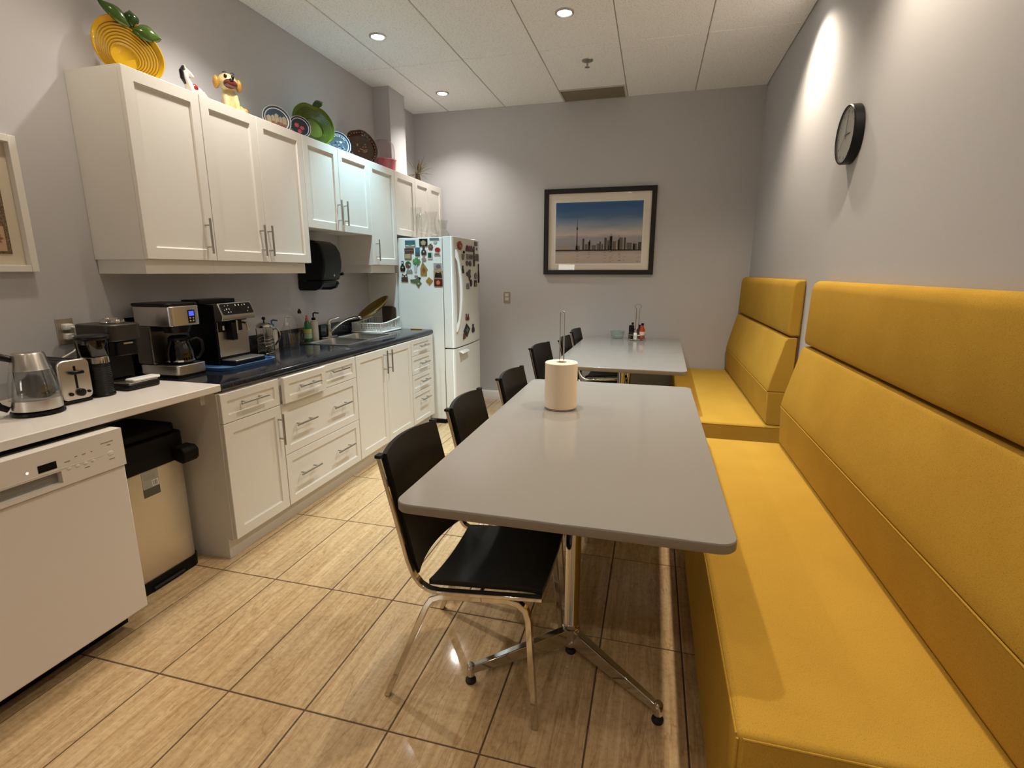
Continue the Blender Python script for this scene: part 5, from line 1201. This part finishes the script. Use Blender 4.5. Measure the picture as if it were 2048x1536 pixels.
build('spout', MB().prism([(0.050, 0.190), (0.075, 0.222), (0.050, 0.222)], 'z', -0.014, 0.014), STEEL, t)
sp_ = t.children[-1]
me = sp_.data
M_ = Matrix.Rotation(math.atan2(0.60, 0.80), 4, 'Z') @ Matrix.Rotation(math.radians(90), 4, 'X')
for v in me.vertices: v.co = M_ @ (v.co + Vector(c))
me.update()

# ================================================================== DECORATIONS ON TOP OF THE WALL CABINETS
ZD = ZT + 0.0005
def lean(mb, base, tilt_deg, rot_deg=0.0, yaw_deg=0.0):
    """local (u across, v up, d out) -> world, leaning back towards the left wall; base = (x, y, z) of the lowest point"""
    th = math.radians(tilt_deg)
    U = Vector((0, 1, 0)); V = Vector((-math.sin(th), 0, math.cos(th))); D = Vector((math.cos(th), 0, math.sin(th)))
    Ry = Matrix.Rotation(math.radians(yaw_deg), 3, 'Z')
    U, V, D = Ry @ U, Ry @ V, Ry @ D
    ra = math.radians(rot_deg); pts = []
    for (u, v, d) in mb.v:
        a, b_ = u * math.cos(ra) - v * math.sin(ra), u * math.sin(ra) + v * math.cos(ra)
        pts.append(U * a + V * b_ + D * d)
    return pts
def place_leaning(parts, base, tilt, rot=0.0, yaw=0.0, mn=None):
    """parts: list of MB in local coordinates; sets them on z = base z and returns them in world space"""
    W = [lean(p, base, tilt, rot, yaw) for p in parts]
    zmin = min(q.z for q in W[0])
    for p, wv in zip(parts, W): p.v = [(q.x + base[0], q.y + base[1], q.z - zmin + base[2]) for q in wv]
    return parts
def fruit_tray(outline, ridges, r_in, th=0.010, centre=(0, 0)):
    """dish whose rings follow the fruit outline; outline(theta) -> radius"""
    o = MB(); NS = 56; prof = [(1.0, 0.026), (0.97, 0.030), (0.90, 0.020)]
    for k in range(ridges):
        t0 = 0.86 - (0.86 - r_in) * k / ridges; dt = (0.86 - r_in) / ridges
        prof += [(t0, 0.014 - 0.006 * k / ridges), (t0 - dt * 0.55, 0.019 - 0.006 * k / ridges)]
    prof += [(r_in, 0.004), (0.001, 0.004)]
    back = [(0.001, 0.0), (0.6, 0.0), (0.92, 0.012), (1.0, 0.024)]
    allp = prof + back; vs = []
    for (s_, h) in allp:
        for i in range(NS):
            a = 2 * math.pi * i / NS; R_ = outline(a)
            vs.append((centre[0] * (1 - s_) + R_ * s_ * math.cos(a), centre[1] * (1 - s_) + R_ * s_ * math.sin(a), h))
    fs = [(j * NS + i, j * NS + (i + 1) % NS, (j + 1) * NS + (i + 1) % NS, (j + 1) * NS + i) for j in range(len(allp) - 1) for i in range(NS)]
    o.add(vs, fs)
    gv = MB()
    for k in range(ridges):
        t0 = 0.86 - (0.86 - r_in) * k / ridges; dt = (0.86 - r_in) / ridges; h = 0.0145 - 0.006 * k / ridges
        for i in range(NS):
            q = []
            for (s_, hh) in ((t0 + dt * 0.16, h + 0.0016), (t0 - dt * 0.16, h + 0.0020)):
                for j in (i, (i + 1) % NS):
                    a = 2 * math.pi * j / NS; R_ = outline(a); q.append((centre[0] * (1 - s_) + R_ * s_ * math.cos(a), centre[1] * (1 - s_) + R_ * s_ * math.sin(a), hh))
            gv.add(q, [(0, 1, 3, 2)])
    return o, gv
def leaf_mb(p0, ang, ln, wd, curl=0.02):
    ca, sa = math.cos(ang), math.sin(ang)
    def fn(u, v):
        t = u; hw = wd * math.sin(math.pi * min(max(t * 0.94 + 0.06, 0), 1)) ** 0.8 * (v - 0.5)
        return (p0[0] + ca * ln * t - sa * hw, p0[1] + sa * ln * t + ca * hw, 0.022 + curl * math.sin(math.pi * t) - 0.06 * (v - 0.5) ** 2)
    return MB().sheet(13, 7, fn, (0, 0, 0.003))

def grad_mat(name, lo, hi, z0, z1, rough=0.18):
    m = mat(name, lo, rough, coat=0.5)
    n, l, b = nodes(m); tc = n.new('ShaderNodeTexCoord'); sx = n.new('ShaderNodeSeparateXYZ'); mr = n.new('ShaderNodeMapRange')
    mr.inputs[1].default_value = z0; mr.inputs[2].default_value = z1
    tn = n.new('ShaderNodeTexNoise'); tn.inputs['Scale'].default_value = 9; l.new(tc.outputs['Object'], tn.inputs['Vector'])
    ma = n.new('ShaderNodeMath'); ma.operation = 'MULTIPLY_ADD'; ma.inputs[1].default_value = 0.05
    l.new(tc.outputs['Object'], sx.inputs[0]); l.new(tn.outputs['Fac'], ma.inputs[0]); l.new(sx.outputs[2], ma.inputs[2]); l.new(ma.outputs[0], mr.inputs[0])
    rp = ramp(n, [(0.0, lo), (1.0, hi)]); l.new(mr.outputs[0], rp.inputs[0]); l.new(rp.outputs[0], b.inputs['Base Color'])
    return m
MANGO = grad_mat('mango_glaze', (0.52, 0.30, 0.008), (0.46, 0.09, 0.035), 0.255, 0.34)
LEAFG = mat('leaf_glaze', (0.055, 0.115, 0.012), 0.2, coat=0.4)
LEAFD = mat('leaf_glaze_dark', (0.02, 0.06, 0.008), 0.2, coat=0.4)
t = thing('mango_tray', (-2.42, 2.13, ZD), 'yellow mango-shaped ribbed tray with green leaves, nearest on the cabinets', 'tray')
def mango_out(a):
    return (0.150 - 0.016 * math.cos(a) ** 2) * (1 + 0.09 * math.cos(a - 2.2) + 0.06 * math.cos(2 * a + 0.4)) * (1 + 0.02 * math.cos(3 * a))
tr, gv = fruit_tray(mango_out, 7, 0.36, centre=(-0.02, -0.045))
lv = [leaf_mb((-0.010, 0.125), math.radians(155), 0.135, 0.065), leaf_mb((0.0, 0.130), math.radians(105), 0.075, 0.06), leaf_mb((0.0, 0.120), math.radians(8), 0.115, 0.075)]
PL = place_leaning([tr, gv] + lv, (-2.425, 2.120, ZD), 11, -14, -26)
build('dish', PL[0], MANGO, t, smooth=60)
build('groove_lines', PL[1], mat('mango_groove', (0.16, 0.065, 0.004), 0.3), t, smooth=60)
for k in range(3): build('leaf', PL[k + 2], LEAFD if k == 1 else LEAFG, t, smooth=60)
t = thing('green_apple_tray', (-2.42, 3.52, ZD), 'large green apple-shaped ribbed tray with one leaf, in the middle of the cabinet tops', 'tray')
APPLE = mat('apple_glaze', (0.105, 0.150, 0.009), 0.2, coat=0.5)
def apple_out(a):
    return 0.150 * (1 + 0.05 * math.cos(a - 0.6) - 0.10 * math.exp(-((a - math.pi / 2) / 0.28) ** 2))
tr, gv = fruit_tray(apple_out, 7, 0.42, centre=(0.02, -0.03))
PL = place_leaning([tr, gv, leaf_mb((0.0, 0.140), math.radians(40), 0.09, 0.05)], (-2.385, 3.425, ZD), 15, -12, -30)
build('dish', PL[0], APPLE, t, smooth=60); build('groove_lines', PL[1], mat('apple_groove', (0.055, 0.065, 0.004), 0.3), t, smooth=60); build('leaf', PL[2], LEAFD, t, smooth=60)

def round_plate(name, base, r_, label, rim, field, tilt=14, yaw=-34, extra=()):
    t = thing(name, base, label, 'plate', 'souvenir plates on the wall cabinets')
    pl = MB().lathe([(0.001, 0.0), (r_ * 0.6, 0.0), (r_ * 0.9, 0.009), (r_, 0.014), (r_ * 0.985, 0.017), (r_ * 0.86, 0.011), (r_ * 0.80, 0.007), (0.001, 0.005)], (0, 0, 0), 36, caps=False)
    fld = MB().lathe([(0.001, 0.0055), (r_ * 0.79, 0.0072), (r_ * 0.79, 0.0078), (0.001, 0.0068)], (0, 0, 0), 36, caps=False)
    ring_ = MB().lathe([(r_ * 0.84, 0.0105), (r_ * 0.95, 0.0158), (r_ * 0.95, 0.0164), (r_ * 0.84, 0.0112)], (0, 0, 0), 36, caps=False)
    sc_ = r_ / (0.115 if r_ > 0.08 else 0.075)
    for e_ in extra: e_[1].v = [(u * sc_, v * sc_, d) for u, v, d in e_[1].v]
    P = place_leaning([pl, fld, ring_] + [e_[1] for e_ in extra], base, tilt, 0, yaw)
    d = build('dish', P[0], PLASW, t, smooth=60); build('picture_field', P[1], field, d, smooth=60); build('rim_band', P[2], rim, d, smooth=60)
    for e_, q in zip(extra, P[3:]): build(e_[0], q, e_[2], d)
    return t
NAVY = mat('navy_glaze', (0.012, 0.035, 0.10), 0.2, coat=0.4)
def flat(pts, d0=0.0078, d1=0.0086): return MB().prism(pts, 'z', d0, d1)
HOUSE = mat('cream_print', (0.22, 0.16, 0.10), 0.4); REDR = mat('red_brown_print', (0.24, 0.09, 0.05), 0.4); SKYB = mat('slate_blue_print', (0.035, 0.07, 0.105), 0.3)
half = [(0.088 * math.cos(a), 0.088 * math.sin(a)) for a in [math.pi * (0.08 + 0.84 * k / 12) for k in range(13)]]
hs = MB()
for (u, v, wd, h) in ((-0.075, -0.03, .03, .05), (-0.04, -0.02, .025, .045), (-0.012, -0.03, .03, .07), (0.022, -0.02, .022, .04), (0.047, -0.03, .03, .055)): hs.prism([(u, v), (u + wd, v), (u + wd, v + h), (u + wd / 2, v + h + .012), (u, v + h)], 'z', 0.0086, 0.0092)
rf = MB()
for (u, v) in ((-0.06, -0.05), (-0.02, -0.055), (0.015, -0.05), (0.04, -0.045), (-0.045, -0.03), (0.0, -0.03)): rf.box(u, u + 0.022, v - 0.01, v + 0.012, 0.0092, 0.0097)
round_plate('souvenir_plate', (-2.390, 3.065, ZD), 0.088, 'round souvenir plate painted with pale houses under a dark sky', SKYB, HOUSE, extra=[('painted_sky', flat(half), SKYB), ('painted_houses', hs, mat('pale_house', (0.40, 0.33, 0.23), 0.4)), ('painted_roofs', rf, REDR)])
fl = MB()
for (u, v, r__) in ((-0.02, 0.01, .02), (0.015, -0.005, .018), (-0.005, -0.03, .018)): fl.prism([(u + r__ * q * math.cos(2 * math.pi * k / 16), v + r__ * q * math.sin(2 * math.pi * k / 16)) for k, q in [(k, (1, .6)[k % 2]) for k in range(16)]], 'z', 0.0078, 0.0086)
round_plate('souvenir_plate', (-2.318, 3.195, ZD), 0.070, 'small dark souvenir plate with red flowers standing before the green tray', NAVY, mat('dark_blue_field', (0.02, 0.03, 0.05), 0.3), tilt=12, extra=[('painted_flowers', fl, mat('pink_red_print', (0.45, 0.08, 0.08), 0.4))])
# blue plate with curved place name
letters = 'SANTORINI'
txt = MB()
for k, ch in enumerate(letters):
    a = math.radians(148 - 116 * k / (len(letters) - 1)); rr = 0.076
    g_ = text_mb(ch, 0.026, lambda u, v, d: (u, v, d))
    ca, sa = math.cos(a - math.pi / 2), math.sin(a - math.pi / 2)
    txt.add([(rr * math.cos(a) + u * ca - v * sa, rr * math.sin(a) + u * sa + v * ca, 0.0088 + d) for (u, v, d) in g_.v], g_.f)
hrt = MB().prism([(0.022 + 0.014 * math.sin(q) ** 3, 0.018 + 0.010 * (math.cos(q) - 0.38 * math.cos(2 * q) - 0.15 * math.cos(3 * q))) for q in [2 * math.pi * k / 20 for k in range(20)]], 'z', 0.0086, 0.0094)
vil = MB()
random.seed(11)
for k in range(34):
    u, v = random.uniform(-0.06, 0.05), random.uniform(-0.07, 0.02); w_ = random.uniform(0.006, 0.014)
    if u * u + v * v < 0.0056: vil.box(u, u + w_, v, v + w_ * random.uniform(.6, 1.3), 0.0080, 0.0083 + 0.0001 * k * 0.2)
dom = MB()
for (u, v) in ((-0.035, 0.0), (0.0, -0.03), (0.03, -0.045)): dom.prism([(u + 0.011 * math.cos(math.pi * k / 8), v + 0.011 * math.sin(math.pi * k / 8)) for k in range(9)], 'z', 0.0092, 0.0097)
round_plate('souvenir_plate', (-2.385, 3.745, ZD), 0.092, 'round blue souvenir plate with a place name and white heart', NAVY, mat('blue_grey_field', (0.03, 0.05, 0.075), 0.3), extra=[('place_name', txt, TRIMW), ('painted_heart', hrt, TRIMW), ('painted_village', vil, mat('village_print', (0.13, 0.165, 0.17), 0.4)), ('painted_domes', dom, NAVY)])

# brown glazed fruit-shaped dish
t = thing('brown_dish', (-2.40, 4.06, ZD), 'glossy brown apple-shaped dish with cream dotted rim', 'dish')
BRG = mat('brown_glaze', (0.05, 0.014, 0.005), 0.12, coat=0.6)
def brown_out(a): return 0.140 * (1 + 0.05 * math.cos(5 * a + 0.9) * math.exp(-((a - 1.9) / 0.8) ** 2) + 0.03 * math.cos(a - 2.0))
tr, gv = fruit_tray(brown_out, 1, 0.80)
dots = MB()
for k in range(30):
    a = 2 * math.pi * k / 30; R_ = brown_out(a) * 0.86; dots.ball((R_ * math.cos(a), R_ * math.sin(a), 0.0165), (0.006, 0.006, 0.002), 8, 5)
mot = MB()
for k in range(16):
    u, v = random.uniform(-0.04, 0.05), random.choice([-0.02, 0.02]) + random.uniform(-0.012, 0.012); mot.ball((u, v, 0.0048), (0.009, 0.004, 0.0015), 8, 5)
PL = place_leaning([tr, dots, mot], (-2.385, 4.075, ZD), 14, 8, -28)
d_ = build('dish', PL[0], BRG, t, smooth=60); CRD = mat('cream_slip', (0.34, 0.19, 0.08), 0.3)
build('dotted_rim', PL[1], CRD, t); build('slip_motif', PL[2], CRD, d_)

# pink container with clear domed cover
t = thing('pink_cake_box', (-2.38, 4.42, ZD), 'pink plastic cake box with clear domed cover beside the column', 'box')
PINK = mat('pink_plastic', (0.52, 0.14, 0.17), 0.25, coat=0.2); c = (-2.395, 4.465, ZD)
build('pink_base', MB().lathe([(0.085, 0), (0.098, 0.008), (0.106, 0.105), (0.112, 0.110), (0.108, 0.113), (0.10, 0.108)], c, 32), PINK, t)
DOMG = glass('clear_plastic', (0.93, 0.90, 0.90), 0.05)
build('clear_dome', MB().lathe([(0.0995, 0.1135), (0.099, 0.19), (0.09, 0.24), (0.066, 0.268), (0.001, 0.278)], c, 32, caps=False), DOMG, t, smooth=60)
build('latch', MB().box(c[0] - 0.012, c[0] + 0.012, c[1] + 0.108, c[1] + 0.118, c[2] + 0.08, c[2] + 0.118), PINK, t, bevel=0.003)

# dried plant in a brown vase
c = (-2.385, 5.14, ZD)
t = thing('potted_plant', c, 'small dried spiky plant in a dark brown vase on the far cabinet', 'plant')
build('vase', MB().lathe([(0.024, 0), (0.034, 0.02), (0.030, 0.06), (0.020, 0.10), (0.026, 0.115), (0.022, 0.115), (0.016, 0.10)], c, 18), mat('dark_brown_vase', (0.05, 0.028, 0.010), 0.2), t)
build('seed_pod', MB().lathe([(0.004, 0.11), (0.022, 0.14), (0.026, 0.165), (0.016, 0.20), (0.003, 0.225), (0.002, 0.25)], (c[0] + 0.012, c[1] + 0.02, c[2]), 14), mat('glossy_pod', (0.06, 0.03, 0.01), 0.1), t)
random.seed(5); DRY = mat('dry_leaf', (0.13, 0.125, 0.065), 0.7)
for k in range(26):
    a = random.uniform(0, 2 * math.pi); el = random.uniform(-0.15, 1.25); ln = random.uniform(0.13, 0.23); cx, cy = math.cos(a), math.sin(a)
    pth = []
    for j in range(5):
        s_ = j / 4; rr = ln * s_ * math.cos(el) + 0.01; zz = 0.105 + ln * s_ * math.sin(el) - 0.05 * s_ * s_ * (1 if el < 0.7 else 0.2)
        pth.append((c[0] + rr * cx * 0.75, c[1] + rr * cy, c[2] + max(zz, 0.004)))
    build('spiky_leaf', MB().tube(pth, [0.003, 0.0042, 0.0036, 0.0025, 0.0006], 5), DRY, t)

# ---------------- figurines
def remeshed(name, mb, material, parent, voxel):
    o = build(name, mb, material, parent, smooth=180)
    rm = o.modifiers.new('skin', 'REMESH'); rm.mode = 'VOXEL'; rm.voxel_size = voxel; rm.use_smooth_shade = True
    sm = o.modifiers.new('soften', 'SMOOTH'); sm.iterations = 4; sm.factor = 0.5
    return o
c = (-2.395, 2.690, ZD)
t = thing('dog_figurine', c, 'seated cream ceramic dog figurine with dark red muzzle', 'figurine')
CRMG = mat('cream_glaze', (0.55, 0.44, 0.20), 0.22, coat=0.4); TANG = mat('tan_glaze', (0.42, 0.22, 0.04), 0.22, coat=0.4); MUZ = mat('red_brown_glaze', (0.10, 0.018, 0.012), 0.15, coat=0.5)
x, y, z = c
o = MB(); o.ball((x - 0.01, y, z + 0.048), (0.036, 0.036, 0.048), 18, 12).ball((x - 0.01, y + 0.03, z + 0.030), (0.036, 0.036, 0.030), 16, 10)
o.ball((x + 0.0, y - 0.003, z + 0.085), (0.030, 0.030, 0.04), 16, 10).ball((x + 0.004, y - 0.004, z + 0.142), (0.036, 0.040, 0.036), 18, 12)
for s in (-1, 1):
    o.tube([(x + 0.012, y + s * 0.018, z + 0.09), (x + 0.026, y + s * 0.021, z + 0.05), (x + 0.032, y + s * 0.022, z + 0.012)], [0.014, 0.012, 0.012], 8); o.ball((x + 0.040, y + s * 0.022, z + 0.009), (0.017, 0.012, 0.009), 10, 6)
    o.ball((x + 0.012, y + s * 0.036 + 0.012, z + 0.022), (0.030, 0.017, 0.022), 12, 8)
o.tube([(x - 0.02, y + 0.05, z + 0.012), (x - 0.01, y + 0.085, z + 0.010), (x, y + 0.11, z + 0.009)], [0.012, 0.010, 0.007], 8)
bd = remeshed('body', o, CRMG, t, 0.0045)
build('muzzle', MB().ball((x + 0.036, y - 0.002, z + 0.128), (0.022, 0.029, 0.019), 16, 10), MUZ, t)
build('nose', MB().ball((x + 0.056, y - 0.002, z + 0.140), (0.007, 0.009, 0.006), 12, 8), BLACKG, t)
for s in (-1, 1):
    build('eye', MB().ball((x + 0.0335, y - 0.004 + s * 0.0145, z + 0.157), (0.007, 0.007, 0.0095), 12, 8), BLACKG, t)
    build('eyebrow', MB().tube([(x + 0.031, y - 0.004 + s * 0.008, z + 0.172), (x + 0.030, y - 0.004 + s * 0.016, z + 0.176), (x + 0.026, y - 0.004 + s * 0.024, z + 0.172)], 0.0014, 6), BLACKG, t)
    build('ear', MB().ball((x + 0.0, y - 0.004 + s * 0.046, z + 0.136), (0.018, 0.013, 0.027), 12, 8), TANG, t)
build('spot', MB().ball((x + 0.022, y + 0.052, z + 0.026), (0.018, 0.014, 0.017), 12, 8), TANG, t)

c = (-2.385, 2.425, ZD)
t = thing('horse_figurine', c, 'small white horse figurine with black mane and red saddle', 'figurine')
WHG = mat('white_glaze', (0.62, 0.56, 0.48), 0.25, coat=0.4); REDG = mat('red_glaze', (0.26, 0.015, 0.012), 0.2, coat=0.4)
x, y, z = c
o = MB(); o.ball((x, y + 0.012, z + 0.048), (0.018, 0.040, 0.020), 16, 10)
for (dx, dy) in ((-0.010, -0.014), (0.010, -0.014), (-0.010, 0.040), (0.010, 0.040)): o.tube([(x + dx, y + dy, z + 0.045), (x + dx, y + dy + 0.002, z + 0.022), (x + dx, y + dy, z + 0.0035)], [0.009, 0.0065, 0.0065], 8)
o.tube([(x, y - 0.012, z + 0.052), (x, y - 0.028, z + 0.082), (x, y - 0.032, z + 0.108)], [0.018, 0.013, 0.011], 10)
o.tube([(x, y - 0.030, z + 0.112), (x + 0.004, y - 0.016, z + 0.104), (x + 0.008, y + 0.000, z + 0.092)], [0.012, 0.011, 0.008], 10)
for s in (-1, 1): o.tube([(x + s * 0.006, y - 0.034, z + 0.115), (x + s * 0.008, y - 0.035, z + 0.130)], [0.005, 0.002], 6)
remeshed('body', o, WHG, t, 0.003)
build('mane', MB().tube([(x, y - 0.034, z + 0.124), (x, y - 0.046, z + 0.105), (x, y - 0.044, z + 0.080), (x, y - 0.032, z + 0.062)], [0.005, 0.008, 0.008, 0.005], 8), BLACKG, t)
build('saddle', MB().ball((x, y + 0.002, z + 0.056), (0.0205, 0.020, 0.0165), 14, 8), REDG, t)
build('bridle', MB().tube([(x + 0.0125 * math.cos(q), y - 0.012, z + 0.101 + 0.0125 * math.sin(q)) for q in [2 * math.pi * k / 12 for k in range(12)]], 0.0016, 5, True), REDG, t)
build('tail', MB().tube([(x, y + 0.052, z + 0.055), (x, y + 0.066, z + 0.040), (x, y + 0.068, z + 0.016)], [0.005, 0.006, 0.003], 8), WHG, t)

for (nm, k_) in (('dog_figurine', 1.28), ('horse_figurine', 1.30)):
    e_ = bpy.data.objects[nm]; e_.scale = (k_, k_, k_); e_.rotation_euler = (0, 0, math.radians(-32 if nm[0] == 'd' else 0))
